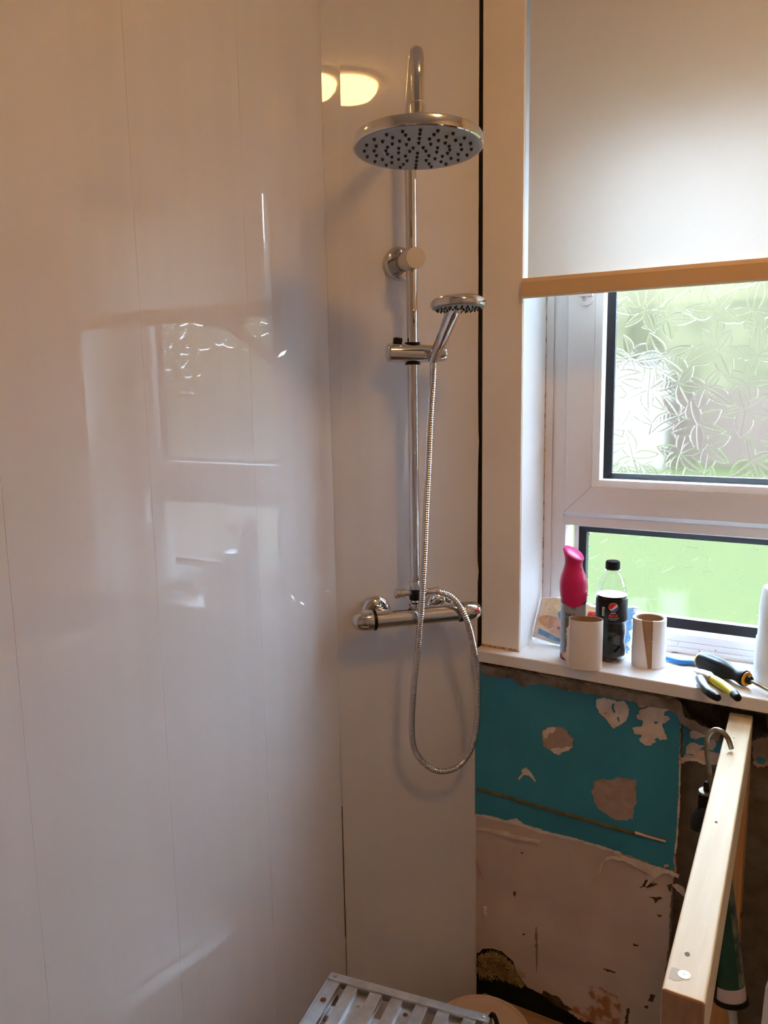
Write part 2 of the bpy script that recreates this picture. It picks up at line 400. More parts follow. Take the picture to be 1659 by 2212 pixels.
for k, q in enumerate(([(812, 352), (824, 350), (820, 375), (830, 398), (822, 400), (810, 376)], [(838, 428), (848, 420), (852, 450), (846, 452)], [(1040, 450), (1060, 448), (1058, 458), (1044, 460)], [(1042, 545), (1060, 535), (1078, 552), (1056, 560)], [(770, 405), (782, 398), (780, 408)])):
    wallskin('paint_remnant', [J(Z6(q), 41 + k, .002, .0006)], -.0020, .0012, TEAL)
# second teal strip beside the timber
t2 = Z6([(1188, 470), (1240, 492), (1340, 525), (1400, 560), (1400, 720), (1330, 700), (1275, 672), (1200, 660), (1188, 640)])
h21 = Z6([(1222, 520), (1250, 500), (1300, 510), (1330, 528), (1310, 545), (1285, 548), (1262, 560), (1236, 552)])
h22 = Z6([(1205, 600), (1240, 570), (1282, 585), (1318, 590), (1290, 612), (1272, 618), (1262, 642), (1230, 632), (1205, 640)])
h23 = Z6([(1330, 570), (1360, 555), (1372, 590), (1350, 630), (1335, 610)])
wallskin('teal_paint_skin', [J(t2, 51), J(h21, 52, .002, .0012), J(h22, 53, .002, .0012), J(h23, 54, .002, .0012)], .0100, .002, TEAL)
wallskin('torn_patch', [J(Z6([(1195, 478), (1240, 495), (1340, 530), (1395, 565), (1395, 700), (1330, 690), (1270, 668), (1195, 655)]), 55)], .0106, .0012, PLASTER2)
wallskin('torn_edge', [J(Z6([(1180, 655), (1205, 652), (1270, 662), (1318, 690), (1300, 690), (1262, 675), (1205, 672), (1190, 690), (1178, 685)]), 56, .002)], .0085, .002, PLASTER2)
wallskin('torn_patch', [J(Z6([(1570, 570), (1600, 555), (1700, 540), (1760, 560), (1740, 720), (1659, 700), (1600, 715), (1578, 690)]), 57)], .0105, .0016, PLASTER3)
wallskin('paint_remnant', [J(Z6([(1585, 660), (1610, 650), (1640, 668), (1630, 690), (1600, 688)]), 58, .002)], .0095, .0012, TEAL)
# pale cut edge of the board, running down the right of the teal
wallskin('board_edge', [J(Z6([(1178, 660), (1186, 662), (1180, 900), (1168, 1100), (1158, 1165), (1150, 1160), (1162, 1060), (1172, 880)]), 59, .003, .0006)], -.0022, .003, PLASTER2)
wallskin('board_edge', [J(Z7([(1120, 380), (1142, 375), (1134, 560), (1122, 720), (1110, 900), (1100, 1000), (1095, 900), (1112, 640)]), 60, .003, .0008)], .0075, .004, mat('grey_board_edge', (.30, .27, .24), .9, var=.4, vscale=90))
# ridges and ragged paper
br = [at(x, y, (0, 1, 0), -.003) for x, y in ((1031, 1704), (1100, 1723), (1180, 1747), (1260, 1769), (1340, 1792), (1400, 1806), (1438, 1816))]
MB().tube(bez(br, 6), .0042, 10).build('adhesive_bead', ADHES, WB)
br = [at(x, y, (0, 1, 0), -.0045) for x, y in ((1372, 1799), (1405, 1808), (1438, 1817))]
MB().tube(bez(br, 4), .0032, 8).build('adhesive_bead', PLASTER2, WB)
for k, q in enumerate(([(745, 300), (742, 245), (755, 205), (785, 172), (820, 168), (880, 182), (945, 208), (940, 222), (880, 200), (820, 186), (785, 192), (762, 220), (752, 262)],
                      [(820, 150), (1040, 222), (1130, 248), (1180, 268), (1172, 290), (1120, 262), (1080, 268), (1045, 292), (1000, 332), (985, 350), (1010, 300), (1000, 262), (930, 215)],
                      [(1140, 322), (1165, 315), (1205, 335), (1215, 388), (1180, 365)],
                      [(75, 5), (160, 20), (260, 40), (330, 62), (430, 85), (420, 98), (300, 72), (180, 40), (75, 22)])):
    wallskin('torn_paper', [J(Z7(q), 71 + k, .003, .0012)], -.003 - .001 * k, .002, PLASTER2)
wallskin('torn_paper', [J(Z6([(60, 945), (160, 962), (240, 984), (290, 975), (340, 1006), (440, 1040), (620, 1082), (860, 1155), (860, 1168), (620, 1096), (440, 1056), (340, 1022), (240, 996), (60, 958)]), 79, .003, .001)], -.0025, .0015, PLASTER2)
wallskin('rust_stain', [J(Z7([(690, 880), (760, 888), (830, 930), (860, 985), (850, 1060), (880, 1140), (640, 1060), (560, 1010), (600, 985), (680, 1000), (720, 960), (680, 920)]), 81, .003, .002)], -.0009, .0006, STAIN)
mo = [[(440, 905), (520, 940), (560, 985), (600, 1010), (560, 1015), (500, 980), (430, 925)], [(960, 345), (1000, 345), (1060, 325), (1010, 320), (1030, 300), (985, 300), (975, 330)],
      [(1010, 395), (1060, 400), (1085, 398), (1060, 410), (1045, 430), (1040, 405)], [(760, 785), (800, 790), (832, 808), (790, 800)], [(985, 990), (1005, 985), (1000, 1005)], [(1020, 925), (1050, 930), (1035, 965), (1010, 960)],
      [(925, 650), (958, 662), (930, 662)], [(1055, 492), (1085, 495), (1070, 508)], [(272, 368), (288, 362), (292, 385), (280, 390)], [(315, 150), (330, 155), (322, 162)], [(320, 600), (340, 595), (330, 606)], [(1110, 330), (1140, 325), (1130, 372), (1112, 350)],
      [(394, 560), (404, 560), (408, 700), (400, 812), (396, 700)], [(890, 1010), (905, 1000), (900, 1080), (880, 1085)]]
for k, q in enumerate(mo): wallskin('mould_spot', [J(Z7(q), 90 + k, .0018, .0011)], -.0010, .0007, MOULD if k != 12 else mat('faint_stain', (.28, .18, .13), .8))
# wall clip
cp = at(1049, 1962, (0, 1, 0), -.004)
MB().box((cp.x - .005, -.010, cp.z - .008), (cp.x + .003, -.001, cp.z + .004), .001).box((cp.x - .002, -.014, cp.z - .018), (cp.x + .006, -.009, cp.z - .006), .001).build('wall_clip', PLASTER2, WB)
# void, wool and floor plate
vz = lowL.z
mb = MB(); mb.box((.165, .0105, .0), (.75, .0118, vz + .03)); mb.build('void_shade_sheet', BLACKGAP, WB)  # black sheet, its colour stands in for the darkness behind the board
rnd = random.Random(4); mb = MB()
for x, y, r in ((118, 745, 30), (165, 735, 34), (215, 755, 30), (255, 790, 26), (150, 790, 30), (100, 800, 26), (205, 810, 26), (285, 830, 24), (310, 865, 18), (250, 835, 20)):
    p = at(1000 + x / 2.517, 1780 + y / 2.517, (0, 1, 0), .004); mb.ball((p.x, .006, p.z), r / 2.517 / 960, (1, .45, 1), 4, 1.6, 40)
for i in range(420):
    x = rnd.uniform(85, 320); y = rnd.uniform(700 + max(0, x - 200) * .9, 845 + max(0, x - 200) * .3)
    p = at(1000 + x / 2.517, 1780 + y / 2.517, (0, 1, 0), -.004)
    a = rnd.uniform(0, 6.28); q = p + Vector((math.cos(a) * .012, rnd.uniform(-.006, .004), math.sin(a) * .009))
    mb.tube([p, (p + q) / 2 + Vector((0, -.003, 0)), q], .00035, 4)
o = mb.build('insulation_wool', WOOL, WB); o['kind'] = 'stuff'
plate = MB().box((.245, -.085, .10), (1.3, -.004, .168), .003).build('trim_4', mat('floor_plate_wood', (.42, .26, .17), .7, col2=(.33, .2, .13), vscale=12, vdir=(.6, 8, 8)), None); struct(plate)
fs = MB()
for i, (x, y) in enumerate(((1029, 1862), (1031, 1876), (1033, 1890), (1036, 1898))): pass
fs.tube(bez([at(x, y, (0, 1, 0), -.006) for x, y in ((1028, 1858), (1033, 1872), (1038, 1885), (1044, 1902))], 4), .0012, 6)
fs.tube(bez([at(x, y, (0, 1, 0), -.006) for x, y in ((1030, 1866), (1034, 1880), (1036, 1896))], 4), .001, 6)
fs.build('frayed_strand', mat('pink_strand', (.55, .25, .17), .8), WB)

# ------------------------------------------------------------------ window
W = bpy.data.objects.new('window_1', None); COL.objects.link(W); W.location = (.67, .15, 1.037); struct(W)
def ring(name, x0, x1, z0, z1, t, y0, y1, mt, parent=W, bev=.0015, tz0=None, tz1=None, chamfer=None):
    """a mitred rectangular frame: outer rect, bar width t, front y0 to back y1; chamfer pushes the inner edge back"""
    tz0 = t if tz0 is None else tz0; tz1 = t if tz1 is None else tz1
    yi = y0 + (chamfer or 0)
    O = [(x0, z0), (x1, z0), (x1, z1), (x0, z1)]; I = [(x0 + t, z0 + tz0), (x1 - t, z0 + tz0), (x1 - t, z1 - tz1), (x0 + t, z1 - tz1)]
    mb = MB(); vs2 = [(p[0], y0, p[1]) for p in O] + [(p[0], yi, p[1]) for p in I] + [(p[0], y1, p[1]) for p in O] + [(p[0], y1, p[1]) for p in I]
    f = []
    for k in range(4):
        j = (k + 1) % 4
        f += [(k, j, 4 + j, 4 + k), (8 + j, 8 + k, 12 + k, 12 + j), (k, 8 + k, 8 + j, j), (4 + k, 4 + j, 12 + j, 12 + k)]
    bm = bmesh.new(); bv = [bm.verts.new(v) for v in vs2]
    for q in f: bm.faces.new([bv[i] for i in q])
    if bev: bmesh.ops.bevel(bm, geom=bm.edges[:], offset=bev, segments=2, affect='EDGES', profile=.5)
    mb.bm(bm); return mb.build(name, mt, parent)
ring('outer_frame', WX0 + .0012, WX1 - .0012, 1.0375, WZ1 - .001, .0185, .150, .215, UPVC, tz0=.012)
ring('inner_frame', WX0 + .0195, WX1 - .0195, 1.0490, WZ1 - .019, .0325, .154, .212, UPVC, tz0=.030)
# transom: flat face and bevel under the opening sash
mb = MB(); mb.box((WX0 + .045, .152, 1.3015), (WX1 - .045, .212, 1.325), .002)
mb.build('transom', UPVC, W)
mb = MB(); yb = .146
mb.add([(.3725, yb, 1.3330), (WX1 - .0475, yb, 1.3330), (WX1 - .062, .160, 1.3115), (.3870, .160, 1.3115), (.3725, .19, 1.3330), (WX1 - .0475, .19, 1.3330), (WX1 - .062, .19, 1.3115), (.387, .19, 1.3115)],
       [(0, 1, 2, 3), (4, 7, 6, 5), (0, 4, 5, 1), (3, 2, 6, 7), (0, 3, 7, 4), (1, 5, 6, 2)])
mb.build('sash_lip', UPVC, W)
MB().box((WX0 + .045, .150, 2.2355), (WX1 - .045, .212, WZ1 - .045), .002).build('blind_shade_panel', UPVC, W)  # unseen panel, added above the sash to shade the top of the blind
# opening sash
SX0, SX1, SZ0, SZ1 = .3772, WX1 - .0522, 1.3332, 2.235
S = ring('sash', SX0, SX1, SZ0, SZ1, .0600, .142, .200, UPVC)
for a, b_ in (((SX0, SZ0), (SX0 + .060, SZ0 + .060)), ((SX1, SZ0), (SX1 - .060, SZ0 + .060))):
    MB().tube([(a[0], .1414, a[1]), (b_[0], .1414, b_[1])], .0006, 6).build('mitre_joint', mat('mitre_grey', (.5, .47, .46), .6), S)
ring('glazing_bead', SX0 + .0600, SX1 - .0600, SZ0 + .0600, SZ1 - .0600, .0150, .1425, .185, UPVC, S, .001, chamfer=.006)
ring('glazing_bead', SX0 + .0752, SX1 - .0752, SZ0 + .0722, SZ1 - .0752, .0050, .1485, .185, UPVC_BRIGHT, S, .0005, chamfer=.014)
ring('gasket', SX0 + .0800, SX1 - .0800, SZ0 + .0775, SZ1 - .0800, .0160, .1625, .186, GASKET, S, .001, tz0=.0115, chamfer=.012)
# fixed lower light
LX0, LX1, LZ0, LZ1 = .3965, WX1 - .0715, 1.0790, 1.3013
ring('glazing_bead', LX0, LX1, LZ0, LZ1, .0085, .1565, .195, UPVC_BRIGHT, W, .001, chamfer=.008, tz1=.003)
ring('gasket', LX0 + .0085, LX1 - .0085, LZ0 + .0085, LZ1 - .003, .0150, .1645, .196, GASKET, W, .001, tz0=.020, tz1=.0135, chamfer=.010)
MB().tube([(WX0 + .02, .1492, 1.0640), (WX1 - .02, .1492, 1.0640)], .0006, 6).build('frame_seam', mat('seam_grey', (.35, .33, .33), .7), W)
MB().tube([(WX0 + .0198, .1492, 1.06), (WX0 + .0198, .1492, 2.22)], .0006, 6).build('frame_seam', mat('seam_grey_b', (.45, .43, .43), .7), W)
MB().tube([(WX0 + .0012, .1490, 1.06), (WX0 + .0014, .1488, 1.4), (WX0 + .0011, .1490, 1.9)], .0013, 6).build('mastic_line', mat('grimy_mastic', (.62, .48, .36), .8, col2=(.16, .11, .08), vscale=60, contrast=(.38, .5)), W)
MB().tube(jit := [(x, .1470 + .0008 * math.sin(x * 90), 1.0378) for x in np.linspace(WX0 + .02, WX1 - .02, 40)], .0013, 6).build('mastic_line', bpy.data.materials['grimy_mastic'], W)
rnd = random.Random(12)
mb = MB()
for i in range(26): mb.ball((rnd.uniform(.345, .95), .1492 if True else 0, rnd.choice((rnd.uniform(1.045, 1.062), rnd.uniform(1.34, 1.39)))), rnd.uniform(.0006, .0013), (1.4, .5, 1), 1)
mb.build('grime_speck', GRIME, W)['kind'] = 'stuff'
# catch under the blind
mb = MB(); hx, hz = .4178, 1.7985
mb.bm(yprism([(hx - .014, hz - .0)] and [(hx + .0145 * math.cos(a), hz + .0125 * math.sin(a)) for a in [math.pi * 2 * k / 24 for k in range(24)]], 0, .006, 0), Matrix(((1, 0, 0, 0), (0, 0, -1, .142), (0, 1, 0, 0), (0, 0, 0, 1))))
mb.box((hx - .016, .128, hz + .006), (hx + .016, .142, hz + .020), .003)
HC = mb.build('blind_catch', UPVC, W)
mb = MB(); mb.lathe((hx - .004, .1358, hz + .001), (0, -1, 0), [(.0042, 0), (.0042, .0012), (.003, .0018), (0, .0012)], 16); mb.build('screw', STEEL, HC)

# patterned glass: relief of overlapping leaves as real displacement
def leafy(x0, x1, z0, z1, seed, name, parent, amp=.0016, n_leaf=1.0, step=.00095, tint=(1, 1, 1)):
    zf = min(z1, 1.87); zl = np.linspace(z0, zf, int((zf - z0) / step))
    if z1 > zf: zl = np.concatenate([zl, np.linspace(zf, z1, int((z1 - zf) / .003))[1:]])
    nx = int((x1 - x0) / step); nz = len(zl)
    X, Zz = np.meshgrid(np.linspace(x0, x1, nx), zl); Hh = np.zeros_like(X)
    rs = np.random.RandomState(seed)
    cell = .072
    sprigs = []
    for gx in np.arange(x0 - .02, x1 + .03, cell):
        for gz in np.arange(z0 - .02, z1 + .03, cell):
            sprigs.append((gx + rs.uniform(-.022, .022), gz + rs.uniform(-.022, .022)))
    rs.shuffle(sprigs)
    for (cx_, cz_) in sprigs:
        k = rs.randint(4, 7); a0 = rs.uniform(0, 6.28)
        for j in range(k):
            a = a0 + j * 6.28 / k + rs.uniform(-.3, .3); Lf = rs.uniform(.042, .072); wd = Lf * rs.uniform(.20, .33); curv = rs.uniform(-6, 6)
            sel = (np.abs(X - cx_) < Lf * 1.1) & (np.abs(Zz - cz_) < Lf * 1.1)
            if not sel.any(): continue
            dx = X[sel] - cx_; dz = Zz[sel] - cz_
            u = dx * math.cos(a) + dz * math.sin(a); v = -dx * math.sin(a) + dz * math.cos(a)
            v = v - curv * u * (Lf - u)
            t = np.clip(u / Lf, 0, 1); half = wd * np.sin(np.pi * t ** .8) ** .9 + 1e-5
            s = np.abs(v) / half
            inside = (u > 0) & (u < Lf) & (s < 1)
            body = (1 - s ** 2) * .14 + .22 + .22 * np.exp(-((s - .95) / .07) ** 2) + .010 * np.sin(u * 700 + np.abs(v) * 500)
            dent = -.25 * np.exp(-(v / .0007) ** 2) * (t < .9)
            hnew = (body + dent + .12 * rs.uniform(-1, 1)) * amp
            cur = Hh[sel]; cur[inside] = hnew[inside]; Hh[sel] = cur
    back = .0035
    vf = np.stack([X.ravel(), (.176 - Hh).ravel(), Zz.ravel()], 1); vb_ = np.stack([X.ravel(), np.full(X.size, .176 + back), Zz.ravel()], 1)
    idx = np.arange(nx * nz).reshape(nz, nx)
    q = np.stack([idx[:-1, :-1], idx[:-1, 1:], idx[1:, 1:], idx[1:, :-1]], -1).reshape(-1, 4)
    c4 = [idx[0, 0], idx[0, -1], idx[-1, -1], idx[-1, 0]]
    verts = np.concatenate([vf, vb_[[*c4]]]); b0 = nx * nz
    faces = q.tolist(); 
    faces.append([b0 + 3, b0 + 2, b0 + 1, b0])
    bot = idx[0, :].tolist(); top = idx[-1, :].tolist(); lef = idx[:, 0].tolist(); rig = idx[:, -1].tolist()
    faces += [bot[::-1] + [b0, b0 + 1], top + [b0 + 2, b0 + 3], lef + [b0 + 3, b0], rig[::-1] + [b0 + 1, b0 + 2]]
    me = bpy.data.meshes.new(name); me.from_pydata(verts.tolist(), [], faces); me.materials.append(GLASS)
    me.shade_smooth(); me.set_sharp_from_angle(angle=math.radians(60))
    return link(name, me, parent)
GLASS = bpy.data.materials.new('obscure_glass'); GLASS.use_nodes = True
_b = GLASS.node_tree.nodes['Principled BSDF']
_b.inputs['Base Color'].default_value = (.97, .99, .98, 1); _b.inputs['Roughness'].default_value = .085
_b.inputs['Transmission Weight'].default_value = 1; _b.inputs['IOR'].default_value = 1.45
leafy(SX0 + .0955, SX1 - .0955, SZ0 + .0885, SZ1 - .0955, 5, 'glass_pane', S)
leafy(LX0 + .023, LX1 - .023, LZ0 + .028, LZ1 - .016, 9, 'glass_pane', W)

# sill board (skewed front edge)
mb = MB(); bm = bmesh.new()
zt, zb = 1.037, 1.0105
lo = [(.2330, -.0315), (XR - .001, -.0800), (XR - .001, .0), (WX1, .0), (WX1, .150), (WX0, .150), (WX0, .0), (.2330, .0)]
bm = yprism(lo, zb, zt, 0)
es = [e for e in bm.edges if abs(e.verts[0].co.z - e.verts[1].co.z) < 1e-5 and abs(e.verts[0].co.y - e.verts[1].co.y) > .03 and min(e.verts[0].co.y, e.verts[1].co.y) < -.02 and abs(e.verts[0].co.x - e.verts[1].co.x) > .5]
es += [e for e in bm.edges if abs(e.verts[0].co.z - e.verts[1].co.z) < 1e-5 and e.verts[0].co.y < -.02 and e.verts[1].co.y < -.02 and e not in es]
bmesh.ops.bevel(bm, geom=es, offset=.003, segments=3, affect='EDGES', profile=.5)
mb.bm(bm); SILL = mb.build('window_sill', SILLM, W)

# ------------------------------------------------------------------ roller blind
FAB = bpy.data.materials.new('translucent_blind_fabric'); FAB.use_nodes = True
n_ = FAB.node_tree.nodes; l_ = FAB.node_tree.links; pb = n_['Principled BSDF']
pb.inputs['Base Color'].default_value = (.95, .95, .90, 1); pb.inputs['Roughness'].default_value = .8
tr = n_.new('ShaderNodeBsdfTranslucent'); tr.inputs['Color'].default_value = (.52, .46, .40, 1)
mx = n_.new('ShaderNodeMixShader'); mx.inputs[0].default_value = .38
l_.new(pb.outputs[0], mx.inputs[1]); l_.new(tr.outputs[0], mx.inputs[2]); l_.new(mx.outputs[0], n_['Material Output'].inputs[0])
BAR = mat('tan_blind_bar', (.76, .52, .28), .55, var=.05, vscale=8)
BLD = thing('roller_blind', 'white roller blind pulled half way down over the window, tan bottom bar', 'blind', (.675, -.004, 1.80))
mb = MB(); cols, rows = 24, 60; vs_ = []
for j in range(rows + 1):
    for i in range(cols + 1):
        x = .3365 + (1.012 - .3365) * i / cols; z = 1.832 + (2.50 - 1.832) * j / rows
        vs_.append((x, -.004 + .0012 * math.sin(x * 9 + z * 3) * (1 - j / rows), z))
mb.add(vs_, [(j * (cols + 1) + i, j * (cols + 1) + i + 1, (j + 1) * (cols + 1) + i + 1, (j + 1) * (cols + 1) + i) for j in range(rows) for i in range(cols)])
mb.build('blind_fabric', FAB, BLD)
mb = MB(); bm = bmesh.new()
prof = [(-.012, 1.7980), (-.0125, 1.8260), (-.0065, 1.8345), (.0035, 1.8345), (.0075, 1.8260), (.0075, 1.7975), (.002, 1.7950), (-.008, 1.7950)]
a = [bm.verts.new((.3270, p[0], p[1])) for p in prof]; b_ = [bm.verts.new((1.0180, p[0], p[1])) for p in prof]
bm.faces.new(a); bm.faces.new(b_[::-1])
for k in range(8): bm.faces.new((a[k], b_[k], b_[(k + 1) % 8], a[(k + 1) % 8]))
mb.bm(bm); mb.build('bottom_bar', BAR, BLD, 25)
MB().tube([(.33, -.012, 2.515), (1.016, -.012, 2.515)], .018, 24).build('roller_tube', FAB, BLD)
for x in (.327, 1.016): MB().box((x, -.035, 2.49), (x + .003, .0, 2.545), .001).build('bracket', UPVC, BLD)

# ------------------------------------------------------------------ outside, seen blurred through the patterned glass
LAWN = mat('lawn_grass', (.031, .034, .0145), .9, col2=(.028, .031, .0135), spec=0, vscale=2.5)
g = MB().box((-30, .4, -.6), (30, 60, -.35)).build('ground', LAWN); struct(g)
rnd = random.Random(2)
HEDGE = mat('hedge_leaves', (.063, .055, .030), .9, col2=(.045, .041, .022), spec=0, vscale=1.2)
pth = MB().box((5.5, .5, -.349), (29, 40, -.33), .01).build('concrete_path', mat('pale_concrete', (.065, .050, .038), .9, spec=0, var=.1, vscale=1), g)
mb = MB()
for i in range(44):
    x = -22 + i * 1.6; mb.ball((x, 23 + rnd.uniform(-.5, .5), 2.4 + rnd.uniform(-.3, .5)), 2.2, (1, .8, 1.7 + rnd.uniform(-.1, .2)), 3, .5, 6)
tag(mb.build('hedge', HEDGE), 'tall green hedge across the garden, blurred behind the upper patterned pane', 'hedge')
FEN = thing('garden_fence', 'pinkish grey garden fence in front of the hedge, blurred in the upper pane', 'fence', (2, 18, -.35))
FM = mat('weathered_fence', (.063, .044, .033), .9, spec=0, var=.15, vscale=3)
for i in range(40):
    MB().box((-2.60 + i * .19, 17.98, -.30), (-2.60 + i * .19 + .182, 18.0, 1.45 + .02 * math.sin(i * 5)), .004).build('fence_board', FM, FEN)
for i in range(5): MB().box((-2.25 + i * 1.85, 18.001, -.35), (-2.15 + i * 1.85, 18.1, 1.5), .004).build('fence_post', FM, FEN)
VAN = thing('garden_wall', 'white rendered garden wall beside the fence, seen through the upper pane', 'wall', (-5, 17.6, -.35))
mb = MB(); mb.box((-9.4, 17.2, -.35), (-2.62, 17.5, 2.1), .02); mb.build('wall_face', mat('white_render', (.11, .09, .073), .9, spec=0), VAN)
mb = MB(); mb.box((-9.5, 17.1, 2.102), (-2.58, 17.6, 2.16), .01); mb.build('coping', mat('coping_stone', (.12, .10, .08), .9, spec=0), VAN)

# ------------------------------------------------------------------ ceiling lamp (behind the viewer's field)
LP = Vector((1.10, -.86, H))
LMP = thing('ceiling_light', 'round flush ceiling light with warm glowing diffuser', 'ceiling light', LP)
MB().lathe(LP, (0, 0, -1), [(.118, 0), (.118, .012), (.108, .018)], 40).build('base_ring', UPVC, LMP)
MB().lathe(LP - Vector((0, 0, .018)), (0, 0, -1), [(.104, 0), (.100, .018), (.084, .036), (.05, .048), (0, .052)], 40).build('diffuser', mat('glowing_diffuser', (.9, .8, .6), .4, emit=LAMP_COLOUR, estr=LAMP_STRENGTH), LMP)

# ------------------------------------------------------------------ shower
SH = thing('shower_mixer_set', 'chrome riser shower with round overhead rose and bar mixer valve', 'shower', bp(0, .06, 1.14))
RU, RO = -.0062, .062                # riser position in the corner wall's frame
ARM_U, ARM_O, ARM_Z = -.098, .398, 2.118
top = [bp(RU, RO, 1.668), bp(RU, RO, ARM_Z + .006), bp(ARM_U, ARM_O, ARM_Z + .012), bp(ARM_U, ARM_O, 2.022)]
MB().tube(fillet(top, .052, 14), .0113, 24).build('riser_arm', CHROME, SH)
MB().tube([bp(RU, RO, 1.212), bp(RU, RO, 1.668)], .0108, 24).build('riser_rail', CHROME, SH)
# rose
tilt = math.radians(4.0)
axis = (Vector((0, 0, 1)) * math.cos(tilt) + Vector((.5, -.866, 0)) * -math.sin(tilt)).normalized()   # face leans to the room
axis = (Vector((0, 0, 1)) + Vector((-.5, .866, 0)) * math.tan(math.radians(3.2))).normalized()
hc = bp(ARM_U, ARM_O, 1.980)
mb = MB(); mb.lathe(hc, axis, [(.0965, -.0005), (.0985, -.0012), (.1000, .0), (.1003, .004), (.1000, .0125), (.0985, .0150), (.085, .0170), (.045, .0215), (.020, .0245), (.0158, .030), (.0140, .040), (.0138, .062), (0, .063)], 72)
HD = mb.build('overhead_rose', CHROME, SH)
mb = MB(); mb.lathe(hc, axis, [(0, -.0016), (.0955, -.0015), (.0965, -.0004), (0, -.0004)], 72); mb.build('face_plate', FACE, HD)
MB().lathe(bp(ARM_U, ARM_O, 2.044), (0, 0, 1), [(.0126, 0), (.0126, .0016), (0, .0017)], 30).build('collar_ring', STEEL, HD)
ex = axis.orthogonal().normalized(); ex = (Vector((.866, .5, 0)) - axis * axis.dot(Vector((.866, .5, 0)))).normalized(); ey = axis.cross(ex)
for cnt, rad in ((20, .82), (20, .67), (20, .49), (10, .31), (5, .13)):
    for k in range(cnt):
        a = 2 * math.pi * k / cnt + math.pi / 2
        c = hc + (ex * math.cos(a) + ey * math.sin(a)) * (rad * .1)
        MB().lathe(c, -axis, [(.0027, .001), (.0026, .0022), (.0021, .0042), (.0012, .0052)], 10).build('nozzle', RUBBER, HD)
# wall bracket
ctr = bp(-.0140, 0, 1.869)
mb = MB(); mb.lathe(ctr, BN, [(.0335, .0005), (.0340, .003), (.0325, .009), (.0285, .0125), (.0275, .0128), (.0265, .0100), (.0185, .0100), (.0180, .030), (0, .031)], 48)
BR = mb.build('wall_bracket', CHROME, SH)
mb = MB(); a = bp(-.0125, .028, 1.868); b_ = bp(-.0100, .104, 1.8655); mb.lathe(a, b_ - a, [(.0175, 0), (.0200, .008), (.0208, .070), (.0206, .0745), (.0198, .0762), (0, .0762)], 48); mb.build('bracket_knob', CHROME, BR)
# slider
mb = MB(); a = bp(-.0610, RO + .004, 1.6875); b_ = bp(.0610, RO + .010, 1.6835)
mb.lathe(a, b_ - a, [(0, 0), (.0150, .0), (.0178, .0025), (.0185, .006), (.0185, .072), (.0178, .0725), (.0172, .100), (.0150, .116), (.0120, .1225), (0, .1228)], 40)
SL = mb.build('slider', CHROME, SH)
mb = MB(); c = bp(-.0375, RO - .002, 1.7035); mb.box((-.0085, -.007, 0), (.0085, .007, .0135), .0025, Matrix.Translation(c) @ Matrix.Rotation(math.radians(45), 4, 'Z') @ Matrix.Rotation(math.radians(8), 4, 'Y')); mb.build('slider_button', BLACKP, SL)
for z in (1.7035, 1.6675):
    MB().lathe(bp(RU, RO, z), (0, 0, 1 if z > 1.69 else -1), [(.0112, -.006), (.0140, 0), (.0165, .0035), (.0150, .0042), (.0112, .003)], 30).build('rail_bush', BLACKP, SL)
# mixer valve
mz = 1.1395; off = .068
mb = MB(); mb.tube([bp(-.100, off, mz - .0005), bp(.1010, off, mz + .0008)], .0192, 40); BODY = mb.build('mixer_body', CHROME, SH)
def knob(u0, sgn, nm, red=False):
    mb = MB(); a = bp(u0, off, mz); mb.lathe(a, BU * sgn, [(.0190, 0), (.0212, .001), (.0218, .004), (.0216, .014), (.0205, .025), (.0175, .034), (.0130, .0405), (.0065, .0445), (0, .0455)], 40)
    return mb.build(nm, CHROME, SH)
K1 = knob(-.1010, -1, 'flow_knob'); K2 = knob(.0960, 1, 'temperature_knob')
MB().lathe(bp(-.1015, off, mz), BU, [(.0214, 0), (.0218, .001), (.0218, .006), (.0200, .007)], 40).build('knob_ring', BLACKP, K1)
MB().lathe(bp(.0895, off, mz), BU, [(.0200, 0), (.0212, .001), (.0212, .005), (.0200, .006)], 40).build('knob_ring', BLACKP, K2)
mb = MB(); rc = bp(.124, off, mz + .006) + BN * .0165; mb.ball(rc, .0065, (1, 1, .55), 2); mb.build('red_marker', REDDOT, K2)
for u in (-.0790, .0690):
    mb = MB(); mb.lathe(bp(u, 0, mz + .0005), BN, [(.0345, .0005), (.0350, .003), (.0335, .010), (.0280, .0165), (.0215, .0190), (.0205, .0150), (.0150, .0140), (.0145, .0400), (0, .0405)], 48); RS = mb.build('wall_rosette', CHROME, SH)
    mb = MB(); mb.lathe(bp(u, .024, mz), BN, [(.0165, 0), (.0185, .002), (.0185, .020), (.0165, .022), (.012, .0225), (.012, .030)], 6); mb.build('union_nut', CHROME, RS, 20)
# riser foot and hose diverter
mb = MB(); mb.lathe(bp(RU, RO, 1.150), (0, 0, 1), [(.0125, 0), (.0125, .010), (.0140, .012), (.0140, .017), (.0105, .019), (.0105, .026)], 30)
mb.build('riser_foot', CHROME, SH)
MB().lathe(bp(RU, RO, 1.197), (0, 0, 1), [(.0118, 0), (.0122, .002), (.0122, .016), (.0108, .018)], 30).build('riser_ferrule', CHROME, SH)
mb = MB(); mb.lathe(bp(RU, RO, 1.1740), (0, 0, 1), [(.0115, 0), (.0122, .001), (.0122, .023), (.0115, .024)], 30); mb.build('diverter_core', BLACKP, SH)
MB().lathe(bp(RU, RO, 1.213), (0, 0, 1), [(.0116, 0), (.0116, .0012)], 30).build('rail_seal', BLACKP, SH)
mb = MB(); mb.lathe(bp(-.0500, RO, 1.1905), BU, [(.0100, 0), (.0108, .001), (.0108, .008), (.0085, .009), (.0085, .011), (.0096, .012), (.0096, .020), (.0075, .021), (.0075, .034)], 24); mb.build('diverter_handle', CHROME, SH)
